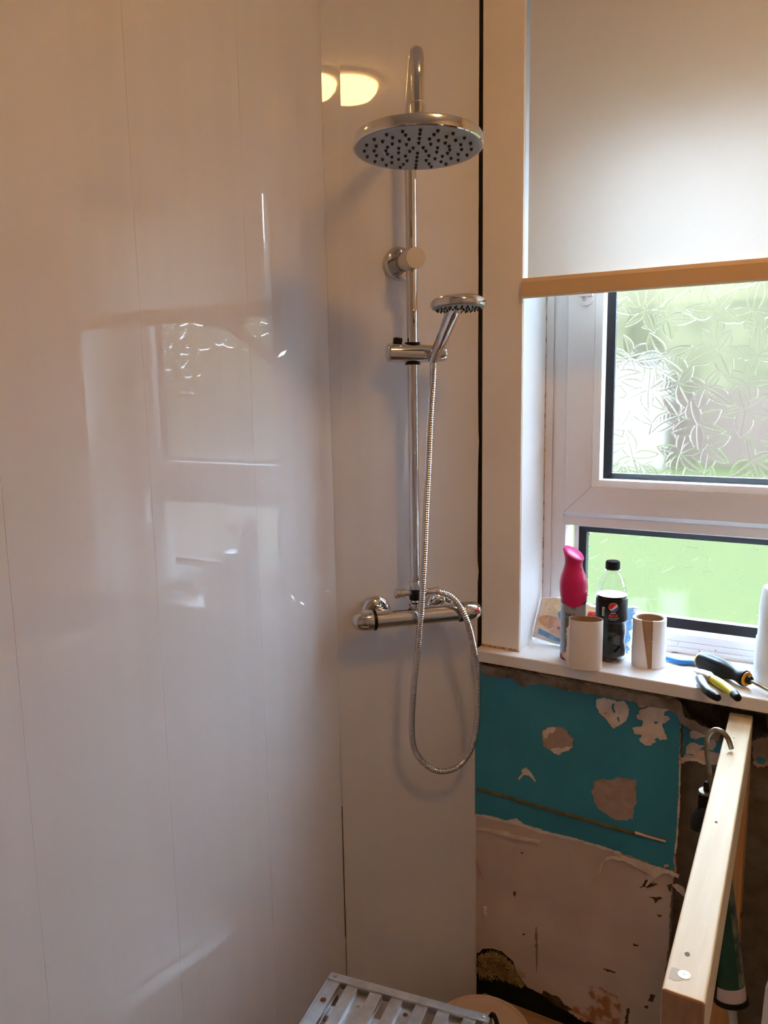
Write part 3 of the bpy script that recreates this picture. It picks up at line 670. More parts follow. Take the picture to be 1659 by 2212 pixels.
mb = MB(); mb.lathe(bp(.0050, RO, 1.1895), BU, [(.0085, 0), (.0105, .002), (.0105, .012), (.0070, .014), (.0070, .030), (.0078, .031), (.0078, .042)], 24); mb.build('hose_outlet', CHROME, SH)

# hose, ringed spiral skin
hp = [(936, 786, .088), (934.5, 830, .088), (930, 900, .088), (926, 1000, .090), (921, 1100, .094), (917, 1200, .099), (911, 1300, .104), (903, 1400, .101), (894, 1480, .090), (889.5, 1560, .075), (893, 1610, .066), (908, 1640, .060), (933, 1661, .056),
      (962, 1666, .055), (990, 1655, .056), (1014, 1625, .060), (1028, 1580, .066), (1032, 1520, .074), (1030, 1450, .086), (1023, 1400, .096), (1012, 1352, .102), (1000, 1322, .098), (984, 1298, .086), (966, 1284, .072), (948, 1279, .064)]
P = [at(x, y, tuple(BN), B * .70710678 + o_) for x, y, o_ in hp]
P.append(bp(.044, RO, 1.1895))
P = bez(P, 20)
# resample evenly
Ls = [0]
for i in range(1, len(P)): Ls.append(Ls[-1] + (P[i] - P[i - 1]).length)
tot = Ls[-1]; step = .00115; nn = int(tot / step); Q = []; j = 0
for i in range(nn + 1):
    s = i * tot / nn
    while j < len(Ls) - 2 and Ls[j + 1] < s: j += 1
    Q.append(P[j].lerp(P[j + 1], (s - Ls[j]) / max(1e-9, Ls[j + 1] - Ls[j])))
rr = [.0061 + (.0009 if (i % 4) in (1, 2) else -.0002) for i in range(len(Q))]
HS = thing('shower_hose', 'ribbed chrome hose looping down from the hand shower to the mixer', 'hose', Q[len(Q) // 2])
MB().tube(Q, rr, 14).build('hose_skin', CHROME_HOSE, HS, 80)
MB().tube([Q[0] + Vector((0, 0, .006)), Q[0] - Vector((0, 0, .010))], .0070, 18).build('end_ferrule', CHROME, HS)

# hand shower in its holder
hb = bp(.0290, RO + .024, 1.672)
hh_c = at(990, 665, tuple(BN), B * .70710678 + .205)
hs_top = hh_c + Vector((0, 0, .012))
HSH = thing('hand_shower', 'small round chrome hand shower resting in the sliding holder', 'hand shower', hb)
dirh = (hs_top - hb).normalized()
hpth = bez([hb, hb.lerp(hs_top, .3), hb.lerp(hs_top, .6) + Vector((0, 0, .002)), hb.lerp(hs_top, .85) + Vector((0, 0, .003)), hs_top - (hs_top - hb) * .04], 8)
k = len(hpth)
MB().tube(hpth, [.0105 + .0035 * min(1, i / k * 1.6) for i in range(k)], 26).build('handle', CHROME, HSH, 50)
nh = (Vector((0, 0, 1)) + Vector((-.5, .866, 0)) * .06 - BU * .02).normalized()
mb = MB(); hr = .0515
mb.lathe(hh_c, nh, [(.040, 0), (hr - .001, .001), (hr, .003), (hr, .010), (hr - .003, .0145), (hr - .012, .0195), (.026, .0225), (0, .0235)], 56)
HHD = mb.build('spray_head', CHROME, HSH)
mb = MB(); mb.lathe(hh_c, -nh, [(hr - .002, -.002), (.0475, .001), (.040, .0022), (0, .0022)], 48); mb.build('face_plate', FACE, HHD)
mb = MB(); ex2 = (Vector((.866, .5, 0)) - nh * nh.dot(Vector((.866, .5, 0)))).normalized(); ey2 = nh.cross(ex2)
for cnt, rad in ((24, .040), (16, .031), (12, .021), (6, .011)):
    for k in range(cnt):
        a = 2 * math.pi * (k + .3) / cnt; mb.lathe(hh_c + (ex2 * math.cos(a) + ey2 * math.sin(a)) * rad, -nh, [(.0019, .001), (.0017, .0045), (.0009, .0056)], 8)
mb.build('spray_nozzles', RUBBER, HHD)['kind'] = 'stuff'

# ------------------------------------------------------------------ things on the sill
SZ = 1.0372
def facing(c):      # angle of the direction from a cylinder's axis to the camera
    return math.atan2(CAM.y - c[1], CAM.x - c[0])
def on_cyl(c, r, a0, z0, eps=.0003):
    def f(x, y, z):
        a = a0 + x / r; q = r + eps + z
        return (c[0] + q * math.cos(a), c[1] + q * math.sin(a), z0 + y)
    return f

# air freshener can
c = (.440, .015); r = .0265
CAN = thing('air_freshener_can', 'grey aerosol air freshener can with a curvy magenta cap', 'air freshener', (*c, SZ))
a0 = facing(c)
CANM = mat('silver_grey_can', (.36, .41, .46), .35, .35, var=.06); CANLAB = mat('can_label_grey', (.33, .33, .33), .45)
DKB = mat('navy_band', (.01, .02, .05), .4); PINK = mat('magenta_plastic', (.62, .012, .11), .32, sss=.05); PINKT = mat('pink_plastic_top', (.80, .06, .30), .35)
INK = mat('black_ink', (.02, .02, .025), .6); WINK = mat('white_ink', (.85, .85, .85), .6)
MB().lathe((*c, SZ), (0, 0, 1), [(.0255, .0), (.0262, .003), (.0262, .012), (.0262, .150), (.0255, .162), (.0235, .172), (.018, .178), (0, .179)], 48).build('can_body', CANM, CAN)
MB().lathe((*c, SZ), (0, 0, 1), [(.0262, .001), (.0266, .002), (.0266, .011), (.0262, .012)], 48).build('base_ring', mat('dark_red_ring', (.30, .03, .02), .4), CAN)
MB().lathe((*c, SZ), (0, 0, 1), [(.0263, .1235), (.0266, .1240), (.0266, .1320), (.0263, .1325)], 48).build('label_band', DKB, CAN)
mesh_part('back_label', flat([[(-.0195, .013), (.020, .013), (.020, .123), (-.0195, .123)]]), on_cyl(c, .0263, a0, SZ, .0001), CANLAB, CAN, .002)
def cap_r(a, h, rr_): return rr_
mb = MB(); capz = SZ + .133; ring_n = 48; vs_ = []
right = Vector((math.cos(a0 + math.pi / 2), math.sin(a0 + math.pi / 2), 0))
prof = [(0.0, .0275), (.012, .0290), (.026, .0288), (.040, .0262), (.054, .0215), (.066, .0182), (.076, .0182), (.084, .0200), (.090, .0218)]
front = Vector((math.cos(a0), math.sin(a0), 0))
for h, rad in prof:
    t = h / .090
    for k in range(ring_n):
        a = 2 * math.pi * k / ring_n; d = Vector((math.cos(a), math.sin(a), 0))
        lowdip = (1 - t) ** 3 * (-.020 * max(0, d.dot(front)) ** 1.2 + .018 * max(0, -d.dot(front)))
        slope = t ** 3 * (-.010 * d.dot(right) - .007 * d.dot(front)) * (rad / .0218)
        v = Vector((*c, capz + .006)) + d * (rad * (1.02 if t < .5 else 1)) + right * (-.002 * t) + Vector((0, 0, h + lowdip + slope)); vs_.append(v)
n0 = len(vs_)
for (kk, dz) in ((.93, .0030), (.6, .0050), (.25, .0060)):
    for k in range(ring_n):
        a = 2 * math.pi * k / ring_n; d = Vector((math.cos(a), math.sin(a), 0))
        vs_.append(Vector((*c, capz + .006)) + d * (.0218 * kk) + right * -.002 + Vector((0, 0, .090 + dz + (-.010 * d.dot(right) - .007 * d.dot(front)) * kk)))
R_ = len(vs_) // ring_n
fsx = [(i * ring_n + k, i * ring_n + (k + 1) % ring_n, (i + 1) * ring_n + (k + 1) % ring_n, (i + 1) * ring_n + k) for i in range(R_ - 1) for k in range(ring_n)]
fsx.append(tuple((R_ - 1) * ring_n + k for k in range(ring_n)))
mb.add(vs_, fsx); mb.mi = [1 if i >= (len(prof) - 1) * ring_n else 0 for i in range(len(fsx))]
mb.build('trigger_cap', [PINK, PINKT], CAN, 60)
lf = on_cyl(c, .0263, a0, SZ, .00035)
# infinity mark, three hazard rings, small print, stripes
inf = []
mb2 = []
def ringdec(cx_, cy_, r1, r2): return [circle2(cx_, cy_, r1, 28), circle2(cx_, cy_, r2, 28)]
for sx_ in (-1, 1): mesh_part('infinity_mark', flat(ringdec(.0005 + sx_ * .0022 + .0, .1165, .0026, .0017)), lf, INK, CAN, .0015)
for k_, cx_ in enumerate((-.0145, -.0075, .0005)):
    mesh_part('hazard_symbol', flat(ringdec(cx_, .1025, .0034, .0028)), lf, INK, CAN, .0015)
    q = [[(cx_ - .0018, .1005), (cx_ + .0018, .1005), (cx_ + .0008, .1030), (cx_ + .0006, .1048), (cx_ - .0006, .1048), (cx_ - .0008, .1030)],
         [(cx_ - .002, .1030), (cx_ - .0004, .1028), (cx_ - .001, .1045), (cx_ + .0006, .1032), (cx_ + .002, .1038), (cx_ + .0008, .1018), (cx_ + .0016, .1002), (cx_ - .0014, .1004)],
         [(cx_ - .0022, .1004), (cx_ - .0016, .1000), (cx_ + .0022, .1046), (cx_ + .0016, .1050)]][k_]
    mesh_part('hazard_symbol', flat([q]), lf, INK, CAN)
rnd = random.Random(8); loops = []
for ln in range(15):
    y = .0955 - ln * .0022 - (.003 if ln > 9 else 0); x = -.0170; end = .0135 if ln not in (9, 14) else -.002
    if ln in (10, 11): continue
    while x < end:
        wdt = rnd.uniform(.0012, .0038); loops.append([(x, y), (min(end, x + wdt), y), (min(end, x + wdt), y + .0009), (x, y + .0009)]); x += wdt + .0006
mesh_part('small_print', flat(loops), lf, INK, CAN, .003)
mesh_part('volume_print', flat_text('300 ml', .0052), lambda x, y, z: lf(x + .006, y + .0560, z), INK, CAN, .002)
loops = []
for y, t in ((.045, .0016), (.040, .0016), (.033, .0012), (.0295, .0012), (.024, .0016), (.019, .0010), (.0165, .001), (.014, .001)): loops.append([(-.0165, y), (.0100, y), (.0100, y + t), (-.0165, y + t)])
mesh_part('label_stripes', flat(loops), lf, INK, CAN, .003)

# cola bottle
c = (.5130, .046); a0 = facing(c)
BOT = thing('cola_bottle', 'clear plastic bottle of dark cola with black cap and black label', 'bottle', (*c, SZ))
PET = mat('clear_plastic', (.97, .98, .97), .03, trans=1, ior=1.38)
COLA = mat('cola_liquid', (.006, .003, .002), .1, spec=.2)
def petal(a, h, r_):
    k = 1.0
    if h < .075: k += .055 * math.sin(math.pi * min(1, h / .075)) * math.cos(5 * a + h * 40)
    if h < .012: k += .10 * (1 - h / .012) * math.cos(5 * a)
    return r_ * k
outer = [(.016, .0015), (.024, .0005), (.0295, .005), (.0315, .013), (.0322, .024), (.0300, .036), (.0292, .044), (.0315, .056), (.0322, .064), (.0305, .074), (.0292, .082), (.0300, .0855), (.0318, .088),
         (.0322, .090), (.0322, .136), (.0322, .140), (.0318, .147), (.0300, .157), (.0265, .168), (.0215, .178), (.0160, .186), (.0138, .190), (.0138, .193), (.0165, .1935), (.0165, .1955), (.0135, .1960), (.0130, .206)]
inner = [(max(0, r_ - .0009), h + (.001 if h < .01 else 0)) for r_, h in outer[::-1]]
mb = MB(); mb.lathe((*c, SZ), (0, 0, 1), outer + inner, 60, petal, closed=True); mb.build('bottle_shell', PET, BOT, 60)
liq = [(r_ - .0013, h + .001) for r_, h in outer if h <= .146 and h > .002]
mb = MB(); mb.lathe((*c, SZ), (0, 0, 1), [(0, .002)] + [(.014, .002)] + liq[1:15] + [(.0308, .1425), (0, .1425)], 60, petal); mb.build('cola_liquid', COLA, BOT, 60)
MB().lathe((*c, SZ), (0, 0, 1), [(.0142, .1965), (.0148, .197), (.0148, .2105), (.0138, .2135), (.0120, .2145), (0, .2140)], 60, lambda a, h, r_: r_ * (1 + (.012 * math.cos(40 * a) if h < .211 else 0))).build('screw_cap', BLACKP, BOT)
LB0, LB1 = .0895, .1370
MB().lathe((*c, SZ), (0, 0, 1), [(.0325, LB0), (.0328, LB0 + .0005), (.0328, LB1 - .0005), (.0325, LB1)], 72).build('label', mat('black_label', (.010, .010, .012), .3), BOT)
def lab(dx, dy): return lambda x, y, z: on_cyl(c, .0328, a0, SZ, .0002)(x + dx, y + dy, z)
gx, gy, gr = .0035, .1225, .0088
mesh_part('globe_logo', flat([circle2(gx, gy, gr + .0006, 48)]), lab(0, 0), WINK, BOT, .0015)
def wave(t, k): # boundary curves inside the ball: t from -1..1
    return 0
up = []; lo_ = []
for i in range(25):
    a = math.radians(205 - i * (205 - 40) / 24); up.append((gx + gr * math.cos(a), gy + gr * math.sin(a)))
endp = up[-1]; st = up[0]
for i in range(1, 12):
    t = i / 12; bx = endp[0] + (st[0] - endp[0]) * t; by = endp[1] + (st[1] - endp[1]) * t
    up.append((bx, by - .0022 * math.sin(t * math.pi * 1.0) + .0014 * math.sin(t * math.pi * 2)))
mesh_part('globe_logo', flat([up]), lambda x, y, z: on_cyl(c, .0328, a0, SZ, .0004)(x, y, z), mat('logo_red', (.78, .02, .02), .35), BOT, .0015)
for i in range(25):
    a = math.radians(222 + i * (360 + 5 - 222) / 24); lo_.append((gx + gr * math.cos(a), gy + gr * math.sin(a)))
endp = lo_[-1]; st = lo_[0]
for i in range(1, 12):
    t = i / 12; bx = endp[0] + (st[0] - endp[0]) * t; by = endp[1] + (st[1] - endp[1]) * t
    lo_.append((bx, by - .0026 * math.sin(t * math.pi) + .0006 * math.sin(t * math.pi * 2)))
mesh_part('globe_logo', flat([lo_]), lambda x, y, z: on_cyl(c, .0328, a0, SZ, .0004)(x, y, z), mat('logo_blue', (.01, .05, .38), .35), BOT, .0015)
mesh_part('label_text', flat_text('pepsi', .0052), lab(.0035, .1085), WINK, BOT, .002)
mesh_part('label_text', flat_text('MAX', .0088, offset=.00025), lab(.0038, .1008), mat('text_red', (.80, .04, .03), .4), BOT, .002)
mesh_part('label_text', flat_text('MAXIMUM TASTE', .0027), lab(.0045, .0972), WINK, BOT, .002)
mesh_part('label_text', flat_text('NO SUGAR', .0027), lab(.0035, .0942), WINK, BOT, .002)
loops = []; loops2 = []
for k in range(5): 
    y = .1015 + k * .0040
    loops.append([(-.0200, y), (-.0172, y), (-.0172, y + .0033), (-.0200, y + .0033)]); (loops2 if k < 4 else loops).append([(-.0168, y), (-.0142, y), (-.0142, y + .0033), (-.0168, y + .0033)])
mesh_part('nutrition_panel', flat(loops), lab(0, 0), WINK, BOT)
mesh_part('nutrition_panel', flat(loops2), lab(0, 0), mat('print_green', (.18, .48, .08), .4), BOT)

# empty roll tube, front
def tubecard(name, label, c, r, h, e, ang, outer_m, group):
    T = thing(name, label, 'cardboard tube', (*c, SZ), group)
    def el(a, hh, r_): return r_ * (1 - e * math.cos(2 * (a - ang)))
    MB().lathe((*c, SZ), (0, 0, 1), [(r, 0), (r, h), (r - .0012, h), (r - .0012, 0)], 56, el, closed=True).build('tube_core', CARD, T)
    return T, el
c = (.4800, -.030); a0 = facing(c)
T1, el = tubecard('toilet_roll_tube', 'empty paper tube on the sill edge, pinched top, in front of the cola bottle', c, .0275, .1035, .23, a0, CARD, None)
n = 64; mb = MB(); vs_ = []
rnd = random.Random(5)
A = np.linspace(a0 - 2.1, a0 + 2.9, n)
for j in range(10):
    z = .0005 + j * .1035 / 9
    for i, a in enumerate(A):
        zz = z
        vs_.append((c[0] + (el(a, 0, .0275) + .0006) * math.cos(a), c[1] + (el(a, 0, .0275) + .0006) * math.sin(a), SZ + zz))
for v in list(vs_): vs_.append((c[0] + (v[0] - c[0]) * .985, c[1] + (v[1] - c[1]) * .985, v[2]))
half = 10 * n
f = [(j * n + i, j * n + i + 1, (j + 1) * n + i + 1, (j + 1) * n + i) for j in range(9) for i in range(n - 1)]
f += [tuple(half + k for k in q[::-1]) for q in f]
f += [(9 * n + i, 9 * n + i + 1, half + 9 * n + i + 1, half + 9 * n + i) for i in range(n - 1)] + [(i + 1, i, half + i, half + i + 1) for i in range(n - 1)]
mb.add(vs_, f); mb.build('paper_skin', TUBECARD, T1, 50)
# loose torn flap on the left side
mb = MB(); vs_ = []
dl = Vector((math.cos(a0 - math.pi / 2 * 0 - 1.45), math.sin(a0 - 1.45), 0)); tg = Vector((math.cos(a0), math.sin(a0), 0))
for j in range(19):
    z = .0008 + j * .098 / 18; wd = .0085 + .0045 * noise.noise(Vector((0, j * .5, 2))) + (.008 if j in (4, 5) else 0)
    if j > 15: wd *= .6
    b0 = Vector((*c, SZ + z)) + dl * .0300 + tg * .004
    vs_ += [b0, b0 + dl * wd * .55 + tg * (.002), b0 + dl * wd + tg * (-.001 + .002 * math.sin(j))]
m_ = len(vs_); vs_ += [v + tg * -.0007 for v in vs_]
f = [(3 * j + i, 3 * j + i + 1, 3 * j + i + 4, 3 * j + i + 3) for j in range(18) for i in range(2)]; f += [tuple(m_ + k for k in q[::-1]) for q in f]
mb.add(vs_, f); mb.build('loose_flap', TISSUE, T1, 60)

c = (.5920, .046); a0 = facing(c)
T2, el = tubecard('toilet_roll_tube', 'nearly finished toilet roll with a torn edge showing the brown tube', c, .0275, .1010, .0, a0, CARD, None)
def eo(a): return .0338 + .0004 * math.sin(9 * a)
# thin layer of tissue wrapping all but a torn front strip (u measured from the camera direction, + is to the right)
mb = MB(); rows = 40; vs_ = []; n = 90
def wd(a): return math.atan2(math.sin(a), math.cos(a))
for j in range(rows + 1):
    t = j / rows; z = t * .1012
    sl_ = 0.30; sr = .30
    left_edge = -.85 + (1 - t) ** .8 * .93 if t < .82 else -.78   # torn diagonal: widest gap at the top
    left_edge = -.62 + .60 * (1 - t) ** .9 + .012 * noise.noise(Vector((0, t * 60, 1)))
    right_edge = .235 + .01 * noise.noise(Vector((0, t * 9, 5)))
    for i in range(n + 1):
        a = right_edge + (2 * math.pi + left_edge - right_edge) * i / n
        k_ = i / n; rad = .0338 + .0010 * noise.noise(Vector((a * 1.5, t * 2, 0))) - .004 * max(0, 1 - k_ * 12) - .0035 * max(0, 1 - (1 - k_) * 14)
        vs_.append(Vector((c[0] + rad * math.cos(a0 + a), c[1] + rad * math.sin(a0 + a), SZ + .0005 + z)))
m_ = len(vs_); vs_ += [Vector((c[0] + (v.x - c[0]) * .86, c[1] + (v.y - c[1]) * .86, v.z)) for v in vs_]
f = [(j * (n + 1) + i, j * (n + 1) + i + 1, (j + 1) * (n + 1) + i + 1, (j + 1) * (n + 1) + i) for j in range(rows) for i in range(n)]
g_ = [tuple(m_ + k for k in q[::-1]) for q in f]
rim = [(rows * (n + 1) + i, rows * (n + 1) + i + 1, m_ + rows * (n + 1) + i + 1, m_ + rows * (n + 1) + i) for i in range(n)]
sd = [(j * (n + 1), (j + 1) * (n + 1), m_ + (j + 1) * (n + 1), m_ + j * (n + 1)) for j in range(rows)] + [(j * (n + 1) + n, m_ + j * (n + 1) + n, m_ + (j + 1) * (n + 1) + n, (j + 1) * (n + 1) + n) for j in range(rows)]
mb.add(vs_, f + g_ + rim + sd); mb.build('tissue_layer', TISSUE, T2, 60)
MB().tube([Vector((c[0] + .0292 * math.cos(a0 + .12), c[1] + .0292 * math.sin(a0 + .12), SZ + .060)), Vector((c[0] + .0345 * math.cos(a0 + .42), c[1] + .0345 * math.sin(a0 + .42), SZ + .0575))], [.0005, .0015], 6).build('loose_flap', TISSUE, T2)

# kitchen roll on the right
c = (.852, .070)
KR = thing('kitchen_roll', 'thick white kitchen paper roll standing at the right end of the sill', 'paper roll', (*c, SZ))
mb = MB(); R0 = .062
prof = [(.020, .0), (R0, .0), (R0 + .0005, .004), (R0, .060), (R0 - .001, .085), (R0 - .0030, .0865), (R0 - .0045, .150), (R0 - .0075, .180), (R0 - .010, .187), (.024, .189), (.020, .187)]
mb.lathe((*c, SZ), (0, 0, 1), prof, 72, lambda a, h, r_: r_ * (1 + .006 * math.sin(3 * a + h * 20)), closed=True); mb.build('paper_winding', TISSUE, KR, 60)
MB().lathe((*c, SZ), (0, 0, 1), [(.0205, 0), (.0205, .1885), (.0190, .1885), (.0190, 0)], 40, closed=True).build('tube_core', CARD, KR)

# packet of baby wipes, leaning on the frame
PK = thing('wipes_packet', 'crumpled packet of baby wipes with a printed baby in a blue hat', 'wipes packet', (.43, .10, SZ))
nu, nv = 170, 100
O0 = Vector((.3270, .0800, SZ + .0012)); UX = Vector((.217, .010, -.0)); VZ = Vector((.004, .052, .090)); NN = UX.cross(VZ).normalized() * -1
if NN.y > 0: NN = -NN
def pal(u, v):
    x, y = u * 210, v * 100          # millimetres on the print
    k = (.87, .60, .34)                                    # warm background
    if y > 55 and x < 95: k = (.89, .63, .38)
    def el_(cx_, cy_, rx, ry, an=0):
        ca, sa = math.cos(an), math.sin(an); dx, dy = x - cx_, y - cy_; p = dx * ca + dy * sa; q = -dx * sa + dy * ca
        return (p / rx) ** 2 + (q / ry) ** 2 < 1
    if x < 8 + 3 * math.sin(y * .3): k = (.80, .72, .66)
    if el_(38, 42, 32, 15, -.15) and y > 26: k = (.72, .36, .20)     # shoulder and arm
    if el_(63, 41, 19, 22, .2): k = (.86, .50, .38)       # face
    if el_(70, 38, 10, 9): k = (.90, .55, .45)
    if el_(46, 26, 9, 7): k = (.88, .56, .40)              # hand
    if el_(69, 60, 22, 15, -.35) and (y - 50) > -.55 * (x - 62) : k = (.22, .40, .56)   # hat
    if el_(61, 47, 2.6, 1.7, -.4) or el_(74, 38, 2.2, 1.6, -.4): k = (.08, .04, .04)
    if el_(56, 33, 4.2, 2.6, -.6): k = (.62, .20, .16)     # mouth
    if el_(55.5, 32.6, 2.2, .8, -.6): k = (.3, .06, .05)
    low = 30 - .30 * x if x < 80 else 6 + .05 * (x - 80)
    if y < low + 3: k = (.92, .72, .48) if y > low - 4 else (.88, .82, .74)
    if y < 25 - .24 * x + 2 and x > 10 and x < 100: k = (.20, .38, .66)
    if x >= 85 and y < 8: k = (.20, .38, .66)
    if x < 12 + 0 and y < 26: k = (.80, .77, .75)
    if y < 12 - .12 * x: k = (.78, .75, .72)
    e = ((x - 45) / 8.5) ** 2 + ((y - 9.5) / 4.0) ** 2
    if .72 < e < 1.0 or (e < .4 and abs(math.sin(x * 1.6)) > .6): k = (.50, .62, .80)
    if 112 < x < 135 and 52 < y < 78: k = (.85, .06, .04)  # red patch behind the can
    if x > 158: k = (.22, .46, .76)
    if x > 205 + 3 * math.sin(y * .25): k = (.86, .86, .86)
    if y > 97: k = (.88, .86, .84)
    return k
vs_ = []; colr = []
for j in range(nv + 1):
    for i in range(nu + 1):
        u, v = i / nu, j / nv
        th_ = .016 * (max(0, math.sin(math.pi * u)) ** .35) * (max(0, math.sin(math.pi * min(1, v * 1.0))) ** .45)
        wr = .0030 * noise.noise(Vector((u * 9, v * 5, 1))) + .0014 * noise.noise(Vector((u * 30, v * 14, 4)))
        crimp = .0008 * math.sin(v * 190) if (u < .03 or u > .95) else 0
        edge = Vector((0, 0, 0))
        if u > .93: edge = UX.normalized() * (.004 * noise.noise(Vector((v * 14, 0, 9))))
        vv = v - .10 * math.exp(-(v / .1)) * 0
        p = O0 + UX * u + VZ * vv + NN * (.003 + th_ + wr * (1 if 0 < v < 1 else .2) + crimp) + edge
        p += Vector((0, 0, .010 * (1 - u * 4) * (1 - v) if u < .25 else 0))
        if v > .9: p += Vector((0, 0, .006 * math.sin(u * 7) * (v - .9) * 10))
        vs_.append(p); colr.append((*pal(u, v), 1))
m_ = len(vs_)
bk = []
for j in range(nv + 1):
    for i in range(nu + 1): bk.append(O0 + UX * (i / nu) + VZ * (j / nv) + NN * .001 + (Vector((0, 0, .010 * (1 - i / nu * 4) * (1 - j / nv))) if i / nu < .25 else Vector((0, 0, 0))))
me = bpy.data.meshes.new('packet_film')
f = [(j * (nu + 1) + i, j * (nu + 1) + i + 1, (j + 1) * (nu + 1) + i + 1, (j + 1) * (nu + 1) + i) for j in range(nv) for i in range(nu)]
f2 = [tuple(m_ + k for k in q[::-1]) for q in f]
bd = [(i + 1, i, m_ + i, m_ + i + 1) for i in range(nu)] + [(nv * (nu + 1) + i, nv * (nu + 1) + i + 1, m_ + nv * (nu + 1) + i + 1, m_ + nv * (nu + 1) + i) for i in range(nu)]
bd += [(j * (nu + 1), (j + 1) * (nu + 1), m_ + (j + 1) * (nu + 1), m_ + j * (nu + 1)) for j in range(nv)] + [((j + 1) * (nu + 1) + nu, j * (nu + 1) + nu, m_ + j * (nu + 1) + nu, m_ + (j + 1) * (nu + 1) + nu) for j in range(nv)]
me.from_pydata([tuple(v) for v in vs_ + bk], [], f + f2 + bd)
ca = me.color_attributes.new('print', 'FLOAT_COLOR', 'POINT')
ca.data.foreach_set('color', np.array(colr + [(.8, .78, .76, 1)] * m_, dtype=np.float32).ravel())
me.materials.append(mat('printed_film', (1, 1, 1), .32, attr='print', bump=.3, bscale=50, bdist=.001)); me.shade_smooth(); me.set_sharp_from_angle(angle=math.radians(60))
link('packet_film', me, PK)

# blue brush handle lying at the back
bl = [at(x, y, (0, 0, 1), SZ + .006) for x, y in ((1420, 1420), (1445, 1423), (1470, 1430), (1495, 1431), (1520, 1436), (1532, 1440))]
BH = thing('toothbrush', 'blue plastic handle lying between the nearly finished toilet roll and screwdriver', 'toothbrush', bl[2])
BLUE = mat('blue_plastic', (.02, .22, .62), .3)
pts = bez(bl, 6); k = len(pts)
MB().tube(pts, [.0042 + .0018 * math.sin(3.4 * i / k) ** 2 for i in range(k)], 16, squash=((0, 0, 1), 1.1)).build('handle', BLUE, BH, 60)

# screwdriver
p0 = at(1513, 1425, (0, 0, 1), SZ + .019); p1 = at(1611, 1466, (0, 0, 1), SZ + .0165)
p0 = Vector((p0.x, p0.y, SZ + .0190)); p1 = Vector((p1.x, p1.y, SZ + .0165)); dx_ = (p1 - p0); Lh = dx_.length; dd = dx_.normalized()
SD = thing('screwdriver', 'black screwdriver with yellow end rings lying beside the kitchen roll', 'screwdriver', p0)
YEL = mat('amber_plastic', (.85, .42, .02), .35); YEL2 = mat('yellow_grip', (.85, .68, .02), .35)
def flute(a, h, r_): return r_ * (1 + (.05 * math.cos(8 * a) if .01 < h < .6 * Lh else 0))
s_ = Lh / .105
prof = [(.0165, .002), (.0182, .006), (.0185, .020), (.0190, .040), (.0186, .055), (.0158, .066), (.0125, .078), (.0122, .086), (.0140, .094), (.0158, .099), (.0158, .1045), (.0120, .1065)]
mb = MB(); mb.lathe(p0, dd, [(r_, h * s_) for r_, h in prof], 48, flute)
mb.build('grip', BLACKP, SD, 50)
MB().lathe(p0 - dd * .004, dd, [(0, 0), (.0115, 0), (.0150, .002), (.0165, .006)], 40).build('end_cap', YEL, SD)
MB().lathe(p0 + dd * (.1063 * s_), dd, [(.0125, 0), (.0140, .0005), (.0140, .002), (.0090, .003)], 40).build('collar', YEL, SD)
MB().lathe(p0 + dd * (.108 * s_), dd, [(.0085, 0), (.0080, .008), (.0040, .010)], 30).build('bolster', BLACKP, SD)
tipd = Vector((dd.x, dd.y, dd.z)).normalized(); te = p1 + dd * .115; te.z = SZ + .0045
MB().tube([p0 + dd * (.112 * s_), te], .0031, 16).build('blade', DIRTYSTEEL, SD)

# pliers
def sp(x, y, h): return at(x, y, (0, 0, 1), SZ + h)
PL = thing('pliers', 'combination pliers with one black and one yellow handle near the sill edge', 'pliers', sp(1540, 1455, 0))
nose = sp(1506, 1450, .009); piv = sp(1528, 1462, .009)
mb = MB(); ax_ = (piv - nose).normalized(); sd_ = Vector((0, 0, 1)).cross(ax_).normalized()
mb.tube([nose - ax_ * .004 + sd_ * .003, nose + ax_ * .010 + sd_ * .0055, piv + sd_ * .006, piv + ax_ * .012 + sd_ * .004], [.0040, .0070, .0098, .0080], 12, squash=((0, 0, 1), .8)).tube([nose - ax_ * .004 - sd_ * .0035, nose + ax_ * .010 - sd_ * .006, piv - sd_ * .006, piv + ax_ * .012 - sd_ * .004], [.0040, .0070, .0098, .0080], 12, squash=((0, 0, 1), .8))
mb.build('jaws', mat('bright_jaw_steel', (.70, .70, .70), .3, .9), PL, 40)
MB().lathe(Vector((piv.x, piv.y, SZ + .015)), (0, 0, 1), [(.0075, 0), (.0075, .002), (.006, .003), (0, .003)], 24).build('pivot', STEEL, PL)
def handle(pl, m1, m2, nm, r0=.0075, cut=.78):
    pts = bez([sp(x, y, h) for x, y, h in pl], 8); k = len(pts); rad = [r0 * (.75 + .35 * math.sin(math.pi * min(1, .25 + .75 * i / k))) for i in range(k)]
    q = int(k * cut)
    o_ = MB().tube(pts[:q + 1], rad[:q + 1], 18).build(nm, m1, PL, 60)
    MB().tube(pts[q:] + [pts[-1] + (pts[-1] - pts[-2]).normalized() * .004], [r_ * 1.06 for r_ in rad[q:]] + [rad[-1] * .55], 18).build('handle_tip', m2, o_, 60)
handle([(1512, 1466, .009), (1519, 1480, .010), (1528, 1492, .010), (1542, 1502, .011), (1551, 1508, .011)], mat('dark_grip', (.045, .045, .05), .4), BLACKP, 'black_handle', .0082, .62)
handle([(1540, 1467, .009), (1553, 1475, .010), (1570, 1487, .010), (1583, 1497, .011), (1594, 1508, .011)], YEL2, BLACKP, 'yellow_handle', .0085, .80)

